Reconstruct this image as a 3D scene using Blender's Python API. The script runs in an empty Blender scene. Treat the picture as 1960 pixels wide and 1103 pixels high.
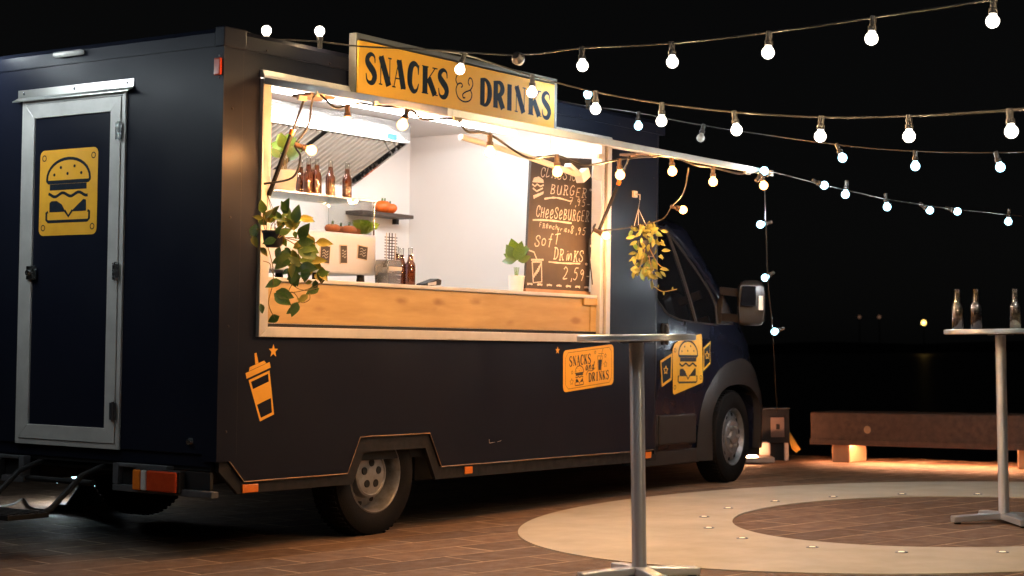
import bpy, bmesh, math, random
from mathutils import Vector, Matrix
random.seed(7)
D = bpy.data
SC = bpy.context.scene
COL = SC.collection

# ------------------------------------------------------------------ camera solve
# the truck's two horizontal vanishing points give focal length and rotation; the ground is tilted slightly to the truck body
PW, PH = 1960.0, 1103.0
CX, CY = PW / 2, PH / 2
V1 = Vector((3380 - CX, 693 - CY)); V2 = Vector((-3750 - CX, 592 - CY))
FPX = math.sqrt(-V1.dot(V2))
TX = Vector((V1.x, V1.y, FPX)).normalized()
TY = Vector((V2.x, V2.y, FPX)).normalized()
TZ = TX.cross(TY)
if TZ.y > 0: TZ = -TZ
RC = Matrix((TX, TY, TZ))                       # camera vector (right, down, forward) -> truck axes
CAM_T = Vector((0, 0, 1.08))                    # camera in truck axes
P0 = Vector((7.571, 6.355, 0.0))                # rear wheel contact = world origin
TA, TB = 0.014, -0.02
GN = Vector((-TA, -TB, 1)).normalized()
GX = Vector((1, 0, TA)).normalized()
GY = GN.cross(GX)
RW = Matrix((GX, GY, GN))                       # truck axes -> world axes
O = Vector((6.325, 6.305, 0.0))                 # rear right corner of the box
TRUCK = RW.to_4x4(); TRUCK.translation = RW @ (O - P0)
WORLD = Matrix.Identity(4)
CAM = RW @ (CAM_T - P0)
def ray(px, py): return (RW @ (RC @ Vector((px - CX, py - CY, FPX)))) / FPX   # unit depth
def at(px, py, depth): return CAM + ray(px, py) * depth
def on_ground(px, py, z=0.0):
    d = ray(px, py); return CAM + d * ((z - CAM.z) / d.z)
TINV = TRUCK.inverted()
def tl(px, py, y):                              # truck-local point on the plane y
    c = TINV @ CAM; d = TINV.to_3x3() @ ray(px, py)
    return c + d * ((y - c.y) / d.y)
def tlx(px, py, x):
    c = TINV @ CAM; d = TINV.to_3x3() @ ray(px, py)
    return c + d * ((x - c.x) / d.x)
def tat(px, py, depth): return TINV @ at(px, py, depth)
RCI = (RW @ RC).inverted()
def project(p):
    v = RCI @ (Vector(p) - CAM)
    return (CX + FPX * v.x / v.z, CY + FPX * v.y / v.z, v.z)

cam = D.objects.new('camera', D.cameras.new('camera')); COL.objects.link(cam)
right = RW @ (RC @ Vector((1, 0, 0))); down = RW @ (RC @ Vector((0, 1, 0))); fwd = RW @ (RC @ Vector((0, 0, 1)))
mw = Matrix((right, -down, -fwd)).transposed().to_4x4(); mw.translation = CAM
cam.matrix_world = mw
cam.data.sensor_width = 36; cam.data.lens = FPX / PW * 36
cam.data.clip_start = 0.1; cam.data.clip_end = 2000
cam.data.dof.use_dof = True; cam.data.dof.focus_distance = 9.9; cam.data.dof.aperture_fstop = 3.5
SC.camera = cam

w = D.worlds.new('World'); SC.world = w; w.use_nodes = True
bg = w.node_tree.nodes['Background']
sky = w.node_tree.nodes.new('ShaderNodeTexSky'); sky.sky_type = 'NISHITA'; sky.sun_disc = False
sky.sun_elevation = math.radians(20); sky.sun_rotation = math.radians(150)
hs = w.node_tree.nodes.new('ShaderNodeHueSaturation'); hs.inputs['Saturation'].default_value = 0.12
w.node_tree.links.new(sky.outputs[0], hs.inputs['Color']); w.node_tree.links.new(hs.outputs[0], bg.inputs['Color'])
bg.inputs['Strength'].default_value = 0.0006
sun = D.objects.new('moon', D.lights.new('moon', 'SUN')); COL.objects.link(sun)
sun.data.energy = 0.012; sun.data.angle = math.radians(0.5); sun.data.color = (0.8, 0.9, 1.0)
sun.rotation_euler = (math.radians(55), 0, math.radians(-75))
SC.view_settings.view_transform = 'Standard'; SC.view_settings.look = 'None'
SC.view_settings.exposure = 0.0; SC.view_settings.gamma = 1.0; SC.view_settings.use_curve_mapping = False
SC.render.engine = 'CYCLES'
SC.cycles.use_denoising = True
SC.cycles.max_bounces = 8; SC.cycles.transparent_max_bounces = 16
SC.cycles.sample_clamp_indirect = 6.0
SC.cycles.caustics_reflective = False; SC.cycles.caustics_refractive = False

# bulb radiances
WARM = (1.0, 0.44, 0.14); WARM_L = 820.0
COOL = (0.86, 0.96, 1.0); COOL_L = 270.0
PLAZA = (1.0, 0.69, 0.37); PLAZA_L = 330.0
TUBE_L = 82.0
LAMP_K = 0.180          # radiance of a bulb globe -> watts of its lamp

# ------------------------------------------------------------------ mesh helpers
class MB:
    def __init__(s): s.v = []; s.f = []
    def add(s, vs, fs):
        o = len(s.v); s.v += [Vector(v) for v in vs]; s.f += [[i + o for i in f] for f in fs]; return s
    def box(s, x0, y0, z0, x1, y1, z1, m=None):
        vs = [Vector((x, y, z)) for z in (z0, z1) for y in (y0, y1) for x in (x0, x1)]
        if m: vs = [m @ v for v in vs]
        return s.add(vs, [(0, 2, 3, 1), (4, 5, 7, 6), (0, 1, 5, 4), (2, 6, 7, 3), (0, 4, 6, 2), (1, 3, 7, 5)])
    def prism(s, poly, axis, a, b, m=None):
        n = len(poly)
        def P(p, h):
            if axis == 'y': return Vector((p[0], h, p[1]))
            if axis == 'x': return Vector((h, p[0], p[1]))
            return Vector((p[0], p[1], h))
        vs = [P(p, a) for p in poly] + [P(p, b) for p in poly]
        if m: vs = [m @ v for v in vs]
        return s.add(vs, [list(range(n)), list(range(2 * n - 1, n - 1, -1))] + [(i, (i + 1) % n, n + (i + 1) % n, n + i) for i in range(n)])
    def tube(s, pts, r, n=8, caps=True):
        pts = [Vector(p) for p in pts]; k = len(pts)
        rs = r if isinstance(r, (list, tuple)) else [r] * k
        up = Vector((0, 0, 1)); vs = []; prev = None
        for i, p in enumerate(pts):
            t = (pts[min(i + 1, k - 1)] - pts[max(i - 1, 0)])
            t = t.normalized() if t.length > 1e-9 else Vector((0, 0, 1))
            if prev is None:
                a = t.cross(up)
                if a.length < 1e-3: a = t.cross(Vector((1, 0, 0)))
            else:
                a = prev - t * prev.dot(t)
            a.normalize(); prev = a; b = t.cross(a)
            for j in range(n):
                q = 2 * math.pi * j / n
                vs.append(p + (a * math.cos(q) + b * math.sin(q)) * rs[i])
        fs = [(i * n + j, i * n + (j + 1) % n, (i + 1) * n + (j + 1) % n, (i + 1) * n + j) for i in range(k - 1) for j in range(n)]
        if caps: fs += [list(range(n - 1, -1, -1)), list(range((k - 1) * n, k * n))]
        return s.add(vs, fs)
    def lathe(s, prof, org=(0, 0, 0), axis=(0, 0, 1), n=20):
        org = Vector(org); ax = Vector(axis).normalized()
        a = ax.cross(Vector((0, 0, 1)))
        if a.length < 1e-3: a = Vector((1, 0, 0))
        a.normalize(); b = ax.cross(a); vs = []; fs = []; rings = []
        for r, h in prof:
            if r < 1e-6: rings.append([len(vs)]); vs.append(org + ax * h)
            else:
                rings.append(list(range(len(vs), len(vs) + n)))
                vs += [org + ax * h + (a * math.cos(2 * math.pi * j / n) + b * math.sin(2 * math.pi * j / n)) * r for j in range(n)]
        for p, q in zip(rings[:-1], rings[1:]):
            for j in range(n):
                k = (j + 1) % n
                if len(p) == 1 and len(q) == 1: continue
                if len(p) == 1: fs.append((p[0], q[j], q[k]))
                elif len(q) == 1: fs.append((p[j], p[k], q[0]))
                else: fs.append((p[j], p[k], q[k], q[j]))
        return s.add(vs, fs)
    def face(s, pts): return s.add(pts, [list(range(len(pts)))])
    def xf(s, m): s.v = [m @ v for v in s.v]; return s

BASE = {}
def mesh_of(mb, name, mat, base=Vector((0, 0, 0)), smooth=None, recalc=True):
    me = D.meshes.new(name); bm = bmesh.new()
    vs = [bm.verts.new(v - base) for v in mb.v]
    for f in mb.f:
        try: bm.faces.new([vs[i] for i in f])
        except ValueError: pass
    if recalc: bmesh.ops.recalc_face_normals(bm, faces=bm.faces)
    if smooth is not None:
        th = math.radians(smooth)
        for f in bm.faces: f.smooth = True
        for e in bm.edges: e.smooth = len(e.link_faces) == 2 and e.calc_face_angle(3.0) < th
    bm.to_mesh(me); bm.free()
    me.materials.append(mat)
    return me
def bevel(o, wd, seg=2):
    m = o.modifiers.new('bevel', 'BEVEL'); m.width = wd; m.segments = seg; m.limit_method = 'ANGLE'; m.angle_limit = math.radians(35)
def tag(o, label=None, cat=None, group=None, kind=None):
    if label: o['label'] = label
    if cat: o['category'] = cat
    if group: o['group'] = group
    if kind: o['kind'] = kind
    return o
def thing(name, label, cat, base, frame=WORLD, group=None):
    o = D.objects.new(name, None); COL.objects.link(o); base = Vector(base)
    o.empty_display_size = 0.1
    o.matrix_world = frame @ Matrix.Translation(base); BASE[o.name] = base
    return tag(o, label, cat, group)
def part(mb, name, mat, parent, smooth=None, bev=0, label=None, kind=None):
    root = parent
    while root.parent: root = root.parent
    o = D.objects.new(name, mesh_of(mb, name, mat, BASE[root.name], smooth)); COL.objects.link(o)
    o.parent = parent
    if bev: bevel(o, bev)
    return tag(o, label, kind=kind)
def solo(mb, name, mat, label, cat, base, frame=WORLD, group=None, kind=None, smooth=None, bev=0):
    base = Vector(base)
    o = D.objects.new(name, mesh_of(mb, name, mat, base, smooth)); COL.objects.link(o)
    o.matrix_world = frame @ Matrix.Translation(base); BASE[o.name] = base
    if bev: bevel(o, bev)
    return tag(o, label, cat, group, kind)
def clone(root, mat, label=None, group=None):
    r = root.copy(); COL.objects.link(r); r.matrix_world = mat; BASE[r.name] = Vector((0, 0, 0))
    if label: r['label'] = label
    if group: r['group'] = group
    for ch in list(root.children):
        c = ch.copy(); COL.objects.link(c); c.parent = r
        for g in list(ch.children):
            d = g.copy(); COL.objects.link(d); d.parent = c
    return r
def smoothpath(pts, k=6):
    pts = [Vector(p) for p in pts]; out = []
    for i in range(len(pts) - 1):
        a = pts[max(i - 1, 0)]; b = pts[i]; c = pts[i + 1]; d = pts[min(i + 2, len(pts) - 1)]
        for j in range(k):
            t = j / k
            out.append(0.5 * ((2 * b) + (c - a) * t + (2 * a - 5 * b + 4 * c - d) * t * t + (3 * b - a - 3 * c + d) * t ** 3))
    out.append(pts[-1]); return out

# ------------------------------------------------------------------ materials
def nd(nt, t, **kw):
    n = nt.nodes.new(t)
    for k, v in kw.items(): setattr(n, k, v)
    return n
def mat(name, c, rough=0.5, metal=0.0, c2=None, scale=6.0, detail=4.0, rvar=0.0, bump=0.0, bscale=40.0, spec=0.5, stretch=None, coat=0.0,
        trans=0.0, ior=1.45, island=0.0, emit=None, elev=0.0, alpha=1.0, sss=0.0, coord='Object'):
    m = D.materials.new(name); m.use_nodes = True; nt = m.node_tree; b = nt.nodes['Principled BSDF']; L = nt.links.new
    b.inputs['Base Color'].default_value = (*c, 1); b.inputs['Roughness'].default_value = rough; b.inputs['Metallic'].default_value = metal
    b.inputs['Specular IOR Level'].default_value = spec; b.inputs['IOR'].default_value = ior
    b.inputs['Transmission Weight'].default_value = trans; b.inputs['Alpha'].default_value = alpha
    if coat: b.inputs['Coat Weight'].default_value = coat; b.inputs['Coat Roughness'].default_value = 0.12
    if emit: b.inputs['Emission Color'].default_value = (*emit, 1); b.inputs['Emission Strength'].default_value = elev
    tc = nd(nt, 'ShaderNodeTexCoord'); src = tc.outputs[coord]
    if stretch:
        mp = nd(nt, 'ShaderNodeMapping'); mp.inputs['Scale'].default_value = stretch; L(src, mp.inputs['Vector']); src = mp.outputs[0]
    col = None
    if c2 is not None or rvar:
        nz = nd(nt, 'ShaderNodeTexNoise'); nz.inputs['Scale'].default_value = scale; nz.inputs['Detail'].default_value = detail
        nz.inputs['Roughness'].default_value = 0.62; L(src, nz.inputs['Vector'])
        rp = nd(nt, 'ShaderNodeMapRange'); rp.inputs['From Min'].default_value = 0.3; rp.inputs['From Max'].default_value = 0.7
        L(nz.outputs['Fac'], rp.inputs['Value'])
        if c2 is not None:
            mx = nd(nt, 'ShaderNodeMix', data_type='RGBA'); mx.inputs[6].default_value = (*c, 1); mx.inputs[7].default_value = (*c2, 1)
            L(rp.outputs[0], mx.inputs[0]); col = mx.outputs[2]
        if rvar:
            rr = nd(nt, 'ShaderNodeMapRange'); rr.inputs['To Min'].default_value = max(rough - rvar, 0.02); rr.inputs['To Max'].default_value = min(rough + rvar, 1)
            rr.inputs['From Min'].default_value = 0.3; rr.inputs['From Max'].default_value = 0.7
            nz2 = nd(nt, 'ShaderNodeTexNoise'); nz2.inputs['Scale'].default_value = scale * 1.7; nz2.inputs['Detail'].default_value = 6
            L(src, nz2.inputs['Vector']); L(nz2.outputs['Fac'], rr.inputs['Value']); L(rr.outputs[0], b.inputs['Roughness'])
    if island:
        gi = nd(nt, 'ShaderNodeNewGeometry'); oi = nd(nt, 'ShaderNodeObjectInfo')
        ad = nd(nt, 'ShaderNodeMath', operation='ADD'); L(gi.outputs['Random Per Island'], ad.inputs[0]); L(oi.outputs['Random'], ad.inputs[1])
        fr = nd(nt, 'ShaderNodeMath', operation='FRACT'); L(ad.outputs[0], fr.inputs[0])
        mr = nd(nt, 'ShaderNodeMapRange'); mr.inputs['To Min'].default_value = 1 - island; mr.inputs['To Max'].default_value = 1 + island
        L(fr.outputs[0], mr.inputs['Value'])
        h = nd(nt, 'ShaderNodeHueSaturation'); L(mr.outputs[0], h.inputs['Value'])
        if col: L(col, h.inputs['Color'])
        else: h.inputs['Color'].default_value = (*c, 1)
        col = h.outputs[0]
    if col: L(col, b.inputs['Base Color'])
    if bump:
        n3 = nd(nt, 'ShaderNodeTexNoise'); n3.inputs['Scale'].default_value = bscale; n3.inputs['Detail'].default_value = 5; L(src, n3.inputs['Vector'])
        bp = nd(nt, 'ShaderNodeBump'); bp.inputs['Strength'].default_value = bump; bp.inputs['Distance'].default_value = 0.01
        L(n3.outputs['Fac'], bp.inputs['Height']); L(bp.outputs[0], b.inputs['Normal'])
    return m
def clear_glass(name, tint=(1, 1, 1), gloss=0.12, rough=0.02):
    m = D.materials.new(name); m.use_nodes = True; nt = m.node_tree; nt.nodes.clear(); L = nt.links.new
    out = nd(nt, 'ShaderNodeOutputMaterial'); mix = nd(nt, 'ShaderNodeMixShader'); tr = nd(nt, 'ShaderNodeBsdfTransparent'); gl = nd(nt, 'ShaderNodeBsdfGlossy')
    tr.inputs[0].default_value = (*tint, 1); gl.inputs['Roughness'].default_value = rough
    lw = nd(nt, 'ShaderNodeLayerWeight'); lw.inputs['Blend'].default_value = 0.25
    mr = nd(nt, 'ShaderNodeMapRange'); mr.inputs['To Min'].default_value = gloss * 0.5; mr.inputs['To Max'].default_value = min(1, gloss * 4 + 0.2)
    L(lw.outputs['Fresnel'], mr.inputs['Value']); L(mr.outputs[0], mix.inputs[0]); L(tr.outputs[0], mix.inputs[1]); L(gl.outputs[0], mix.inputs[2]); L(mix.outputs[0], out.inputs[0])
    return m
def emitter(name, c, L_):
    m = D.materials.new(name); m.use_nodes = True; nt = m.node_tree; nt.nodes.clear()
    out = nd(nt, 'ShaderNodeOutputMaterial'); e = nd(nt, 'ShaderNodeEmission'); e.inputs[0].default_value = (*c, 1); e.inputs[1].default_value = L_
    nt.links.new(e.outputs[0], out.inputs[0]); return m

M = {}
M['paint'] = mat('paint', (0.0058, 0.0073, 0.0148), 0.40, spec=0.15, c2=(0.0080, 0.0094, 0.0168), scale=1.6, detail=6, rvar=0.06, bump=0.02, bscale=30)
M['paint_cab'] = mat('paint_cab', (0.0060, 0.0070, 0.0145), 0.28, c2=(0.0078, 0.0088, 0.0165), scale=2, rvar=0.04, spec=0.30)
M['skirt'] = mat('skirt', (0.008, 0.008, 0.0095), 0.55, spec=0.3, c2=(0.014, 0.0125, 0.012), scale=9, rvar=0.15)
M['rubber'] = mat('rubber', (0.0045, 0.0045, 0.005), 0.8, spec=0.15, c2=(0.009, 0.008, 0.0075), scale=14, bump=0.2, bscale=120)
M['blackplastic'] = mat('blackplastic', (0.010, 0.010, 0.011), 0.65, spec=0.25, c2=(0.016, 0.015, 0.015), scale=10)
M['flare'] = mat('flare', (0.020, 0.017, 0.0165), 0.5, spec=0.35, c2=(0.028, 0.024, 0.022), scale=5, bump=0.05, bscale=200)
M['mirrorshell'] = mat('mirrorshell', (0.012, 0.010, 0.0095), 0.32, c2=(0.018, 0.015, 0.013), scale=6)
M['steel_y'] = mat('steel_y', (0.60, 0.59, 0.56), 0.30, 0.9, c2=(0.54, 0.53, 0.5), scale=3, rvar=0.04, stretch=(6, 0.4, 6))
M['signframe'] = mat('signframe', (0.20, 0.20, 0.19), 0.45, 0.5, c2=(0.16, 0.16, 0.15), scale=7)
M['bumper'] = mat('bumper', (0.12, 0.125, 0.135), 0.5, 0.4, c2=(0.07, 0.07, 0.075), scale=9, rvar=0.1)
M['casebase'] = mat('casebase', (0.58, 0.62, 0.69), 0.30, 0.35, c2=(0.56, 0.60, 0.67), scale=3)
M['alu'] = mat('alu', (0.62, 0.62, 0.60), 0.38, 0.85, c2=(0.50, 0.50, 0.48), scale=8, rvar=0.1, stretch=(1, 1, 0.15))
M['alu_white'] = mat('alu_white', (0.55, 0.54, 0.51), 0.45, 0.25, c2=(0.45, 0.44, 0.42), scale=7, rvar=0.1)
M['steel'] = mat('steel', (0.60, 0.60, 0.60), 0.24, 1.0, c2=(0.5, 0.5, 0.5), scale=5, rvar=0.08, stretch=(0.3, 6, 6))
M['steel_table'] = mat('steel_table', (0.72, 0.79, 0.90), 0.30, 0.82)
for n_t in [M['steel_table'].node_tree]:
    tg = n_t.nodes.new('ShaderNodeTangent'); tg.direction_type = 'RADIAL'; tg.axis = 'Z'; pb_ = n_t.nodes['Principled BSDF']; pb_.inputs['Anisotropic'].default_value = 0.85; pb_.inputs['Anisotropic Rotation'].default_value = 0.25; n_t.links.new(tg.outputs[0], pb_.inputs['Tangent'])
M['steel_dark'] = mat('steel_dark', (0.20, 0.20, 0.21), 0.34, 0.9, c2=(0.14, 0.14, 0.15), scale=9, rvar=0.1)
M['slat'] = mat('slat', (0.66, 0.63, 0.58), 0.42, 0.35, c2=(0.58, 0.55, 0.5), scale=6, rvar=0.08)
M['rim'] = mat('rim', (0.27, 0.28, 0.30), 0.42, 0.6, c2=(0.13, 0.125, 0.12), scale=18, rvar=0.12)
M['hub'] = mat('hub', (0.32, 0.33, 0.35), 0.40, 0.55, c2=(0.20, 0.19, 0.185), scale=12, rvar=0.1)
M['yellow'] = mat('yellow', (0.80, 0.40, 0.035), 0.42, c2=(0.70, 0.335, 0.03), scale=9, detail=10, rvar=0.14, bump=0.06, bscale=14)
M['signyellow'] = mat('signyellow', (0.82, 0.42, 0.03), 0.5, c2=(0.78, 0.38, 0.025), scale=2, rvar=0.08)
M['ink'] = mat('ink', (0.008, 0.012, 0.019), 0.6, spec=0.12, c2=(0.016, 0.022, 0.032), scale=30)
M['ink_black'] = mat('ink_black', (0.02, 0.014, 0.012), 0.6, c2=(0.03, 0.022, 0.02), scale=30)
M['white'] = mat('white', (0.80, 0.79, 0.77), 0.55, c2=(0.77, 0.76, 0.74), scale=3)
M['wallwhite'] = mat('wallwhite', (0.84, 0.83, 0.82), 0.5, c2=(0.80, 0.79, 0.78), scale=1.2, rvar=0.08)
M['pot'] = mat('pot', (0.72, 0.68, 0.60), 0.5, c2=(0.66, 0.62, 0.55), scale=10)
M['potdark'] = mat('potdark', (0.015, 0.018, 0.030), 0.4, c2=(0.025, 0.026, 0.035), scale=20)
M['cable'] = mat('cable', (0.022, 0.019, 0.017), 0.5, c2=(0.03, 0.026, 0.023), scale=30)
M['socket'] = mat('socket', (0.075, 0.07, 0.066), 0.45, c2=(0.05, 0.047, 0.045), scale=30)
M['socket_brown'] = mat('socket_brown', (0.16, 0.085, 0.04), 0.45, c2=(0.11, 0.06, 0.03), scale=30)
M['tape'] = mat('tape', (0.62, 0.55, 0.45), 0.6, c2=(0.5, 0.42, 0.33), scale=40)
M['orangelens'] = mat('orangelens', (0.75, 0.20, 0.02), 0.25, c2=(0.65, 0.15, 0.015), scale=40, coat=0.5)
M['redlens'] = mat('redlens', (0.50, 0.055, 0.012), 0.25, c2=(0.40, 0.04, 0.01), scale=30, coat=0.5)
M['clearlens'] = mat('clearlens', (0.55, 0.50, 0.45), 0.2, c2=(0.45, 0.42, 0.4), scale=30, coat=0.5)
M['darkglass'] = mat('darkglass', (0.004, 0.004, 0.005), 0.04, spec=0.6, c2=(0.006, 0.006, 0.007), scale=4)
M['glass'] = clear_glass('glass', (0.97, 0.98, 0.97), 0.06)
M['bottleglass'] = clear_glass('bottleglass', (0.92, 0.92, 0.90), 0.18, 0.04)
M['bottleglass_clear'] = clear_glass('bottleglass_clear', (0.88, 0.90, 0.88), 0.62, 0.11)
M['beer'] = mat('beer', (0.30, 0.075, 0.012), 0.10, c2=(0.20, 0.04, 0.007), scale=14, coat=0.7, trans=0.45)
M['labelfilm'] = mat('labelfilm', (0.05, 0.06, 0.065), 0.4, c2=(0.3, 0.3, 0.28), scale=60, stretch=(1, 1, 4))
M['cola'] = mat('cola', (0.02, 0.010, 0.008), 0.1, c2=(0.03, 0.014, 0.01), scale=10, coat=0.5)
M['chalkboard'] = mat('chalkboard', (0.028, 0.021, 0.019), 0.65, c2=(0.052, 0.040, 0.034), scale=4, detail=8)
M['chalk'] = mat('chalk', (0.62, 0.60, 0.57), 0.9, c2=(0.40, 0.38, 0.35), scale=80)
M['leaf'] = mat('leaf', (0.05, 0.11, 0.018), 0.42, c2=(0.11, 0.17, 0.03), scale=14, island=0.35, coat=0.2)
M['leaf_y'] = mat('leaf_y', (0.34, 0.27, 0.035), 0.5, c2=(0.22, 0.22, 0.03), scale=16, island=0.3)
M['leaf_l'] = mat('leaf_l', (0.20, 0.30, 0.02), 0.42, c2=(0.10, 0.20, 0.015), scale=12, island=0.3)
M['leaf_gold'] = mat('leaf_gold', (0.19, 0.17, 0.028), 0.5, c2=(0.085, 0.11, 0.016), scale=22, island=0.25)
M['stem'] = mat('stem', (0.16, 0.13, 0.03), 0.6, c2=(0.22, 0.12, 0.04), scale=30)
M['lettuce'] = mat('lettuce', (0.30, 0.48, 0.04), 0.5, c2=(0.48, 0.62, 0.10), scale=40)
M['tomato'] = mat('tomato', (0.70, 0.19, 0.07), 0.25, c2=(0.74, 0.28, 0.12), scale=8)
M['pepper'] = mat('pepper', (0.75, 0.17, 0.02), 0.25, c2=(0.65, 0.10, 0.015), scale=6)
M['darkwood'] = mat('darkwood', (0.045, 0.030, 0.024), 0.5, c2=(0.07, 0.045, 0.033), scale=6, stretch=(1, 8, 8))
M['timber'] = mat('timber', (0.105, 0.060, 0.042), 0.7, c2=(0.060, 0.033, 0.023), scale=2.0, stretch=(1, 9, 9), bump=0.25, bscale=6)
M['timberfoot'] = mat('timberfoot', (0.42, 0.27, 0.16), 0.7, c2=(0.34, 0.2, 0.12), scale=5, bump=0.1)
M['slab'] = mat('slab', (0.155, 0.098, 0.064), 0.76, c2=(0.098, 0.061, 0.041), scale=7, detail=10, rvar=0.14, bump=0.6, bscale=45, island=0.20, coord='Generated')
M['slab'].node_tree.nodes['Principled BSDF'].inputs['Specular IOR Level'].default_value = 0.22
for n_ in M['slab'].node_tree.nodes:      # ground-fixed noise so that no two slabs share a pattern
    if n_.bl_idname == 'ShaderNodeTexNoise':
        for l_ in list(n_.inputs['Vector'].links): M['slab'].node_tree.links.remove(l_)
        g_ = nd(M['slab'].node_tree, 'ShaderNodeNewGeometry'); M['slab'].node_tree.links.new(g_.outputs['Position'], n_.inputs['Vector'])
M['joint'] = mat('joint', (0.46, 0.34, 0.23), 0.85, c2=(0.13, 0.08, 0.05), scale=2.5, detail=8, bump=0.3, bscale=60)
M['concrete'] = mat('concrete', (0.465, 0.425, 0.335), 0.62, c2=(0.33, 0.295, 0.225), scale=1.9, detail=9, rvar=0.1, bump=0.12, bscale=60, spec=0.35)
M['block'] = mat('block', (0.5, 0.44, 0.4), 0.8, c2=(0.42, 0.37, 0.33), scale=9, bump=0.15)
M['water'] = mat('water', (0.002, 0.002, 0.0025), 0.38, spec=0.10, bump=0.25, bscale=0.6)
M['bank'] = mat('bank', (0.012, 0.012, 0.012), 0.9, c2=(0.02, 0.02, 0.018), scale=0.05)
M['plate_brown'] = mat('plate_brown', (0.17, 0.12, 0.1), 0.6, c2=(0.13, 0.09, 0.075), scale=14)
M['yellowstrap'] = mat('yellowstrap', (0.7, 0.36, 0.03), 0.6, c2=(0.55, 0.27, 0.02), scale=14)
M['screenblue'] = mat('screenblue', (0.02, 0.16, 0.42), 0.3, emit=(0.05, 0.3, 0.75), elev=0.5, c2=(0.03, 0.2, 0.5), scale=30)
M['greenglass'] = clear_glass('greenglass', (0.80, 0.88, 0.82), 0.2)
M['warmbulb'] = emitter('warmbulb', (1.0, 0.47, 0.15), 8.5)
M['coolbulb'] = emitter('coolbulb', (0.45, 0.84, 1.0), 6.0)
M['plazabulb'] = emitter('plazabulb', (1.0, 0.90, 0.76), 7.0)
M['offbulb'] = mat('offbulb', (0.55, 0.54, 0.52), 0.15, c2=(0.5, 0.49, 0.47), scale=20, coat=0.4)
M['tube'] = emitter('tube', (1.0, 0.97, 0.94), TUBE_L)
M['ledwarm'] = emitter('ledwarm', (1.0, 0.42, 0.20), 420.0)
M['groundled'] = emitter('groundled', (1.0, 0.86, 0.6), 1.5)
M['farlamp'] = emitter('farlamp', (1.0, 0.62, 0.15), 6.0)
M['farlamp2'] = emitter('farlamp2', (1.0, 0.5, 0.3), 0.12)

def wood_mat():
    m = mat('oak', (0.46, 0.315, 0.125), 0.5, c2=(0.33, 0.205, 0.068), scale=1.9, detail=6, stretch=(1.0, 9, 7), rvar=0.06, bump=0.06, bscale=10)
    nt = m.node_tree; b = nt.nodes['Principled BSDF']; L = nt.links.new
    old = b.inputs['Base Color'].links[0].from_socket
    tc = nd(nt, 'ShaderNodeTexCoord'); mp = nd(nt, 'ShaderNodeMapping'); mp.inputs['Scale'].default_value = (1.5, 4.2, 4.2); L(tc.outputs['Object'], mp.inputs['Vector'])
    vo = nd(nt, 'ShaderNodeTexVoronoi'); vo.inputs['Scale'].default_value = 2.0; L(mp.outputs[0], vo.inputs['Vector'])
    nz = nd(nt, 'ShaderNodeTexNoise'); nz.inputs['Scale'].default_value = 5; L(mp.outputs[0], nz.inputs['Vector'])
    ad = nd(nt, 'ShaderNodeMath', operation='MULTIPLY_ADD'); L(nz.outputs['Fac'], ad.inputs[0]); ad.inputs[1].default_value = 0.25; L(vo.outputs['Distance'], ad.inputs[2])
    mr = nd(nt, 'ShaderNodeMapRange'); mr.inputs['From Min'].default_value = 0.17; mr.inputs['From Max'].default_value = 0.36; mr.inputs['To Min'].default_value = 0.85; mr.inputs['To Max'].default_value = 0
    L(ad.outputs[0], mr.inputs['Value'])
    mx = nd(nt, 'ShaderNodeMix', data_type='RGBA'); L(mr.outputs[0], mx.inputs[0]); L(old, mx.inputs[6]); mx.inputs[7].default_value = (0.20, 0.095, 0.03, 1); L(mx.outputs[2], b.inputs['Base Color'])
    return m
M['oak'] = wood_mat()

# ------------------------------------------------------------------ ground, ring, water
BEAM_A = on_ground(1552, 884); BEAM_B = on_ground(1960, 899)
bdir = (BEAM_B - BEAM_A).normalized(); bnrm = Vector((-bdir.y, bdir.x, 0))
if bnrm.dot(BEAM_A - CAM) < 0: bnrm = -bnrm            # away from the camera
def quay(s, t): return BEAM_A + bdir * s + bnrm * t
g = MB()
g.face([Vector((p.x, p.y, -0.0007)) for p in (quay(-260, 0.75), quay(260, 0.75), quay(260, -300), quay(-260, -300))])
pave = solo(g, 'pavement', M['joint'], None, None, (0, 0, 0), kind='structure')
qw = MB(); a_, b_ = quay(-260, 0.75), quay(260, 0.75)
qw.face([(a_.x, a_.y, -0.0007), (b_.x, b_.y, -0.0007), (b_.x, b_.y, -1.6), (a_.x, a_.y, -1.6)])
solo(qw, 'quay_wall', M['block'], None, None, (a_ + b_) / 2, kind='structure')
wt = MB(); ps = [quay(-900, 0.70), quay(900, 0.70), quay(900, 900), quay(-900, 900)]
wt.face([(p.x, p.y, -1.2) for p in ps]); solo(wt, 'water', M['water'], None, None, (ps[0] + ps[1]) / 2, kind='structure')
bk = MB(); prof = []
ang = Vector((fwd.x, fwd.y, 0)).normalized(); sid = Vector((ang.y, -ang.x, 0))
for i in range(41):
    s = (i - 20) * 20.0; c = Vector((CAM.x, CAM.y, 0)) + ang * 330 + sid * s
    prof.append((c, 1.2 + 1.6 * abs(math.sin(i * 1.7)) + 1.2 * abs(math.sin(i * 0.6))))
vs = []; fs = []
for c, h in prof: vs += [c + Vector((0, 0, -1.5)) - ang * 6, c + Vector((0, 0, h * 0.5 - 1)), c + ang * 30 + Vector((0, 0, h * 0.5 - 1)), c + ang * 40 + Vector((0, 0, -1.5))]
for i in range(40):
    for j in range(3): fs.append((4 * i + j, 4 * i + j + 1, 4 * i + 5 + j, 4 * i + 4 + j))
bk.add(vs, fs); solo(bk, 'far_bank', M['bank'], None, None, prof[20][0], kind='structure', smooth=60)

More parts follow.
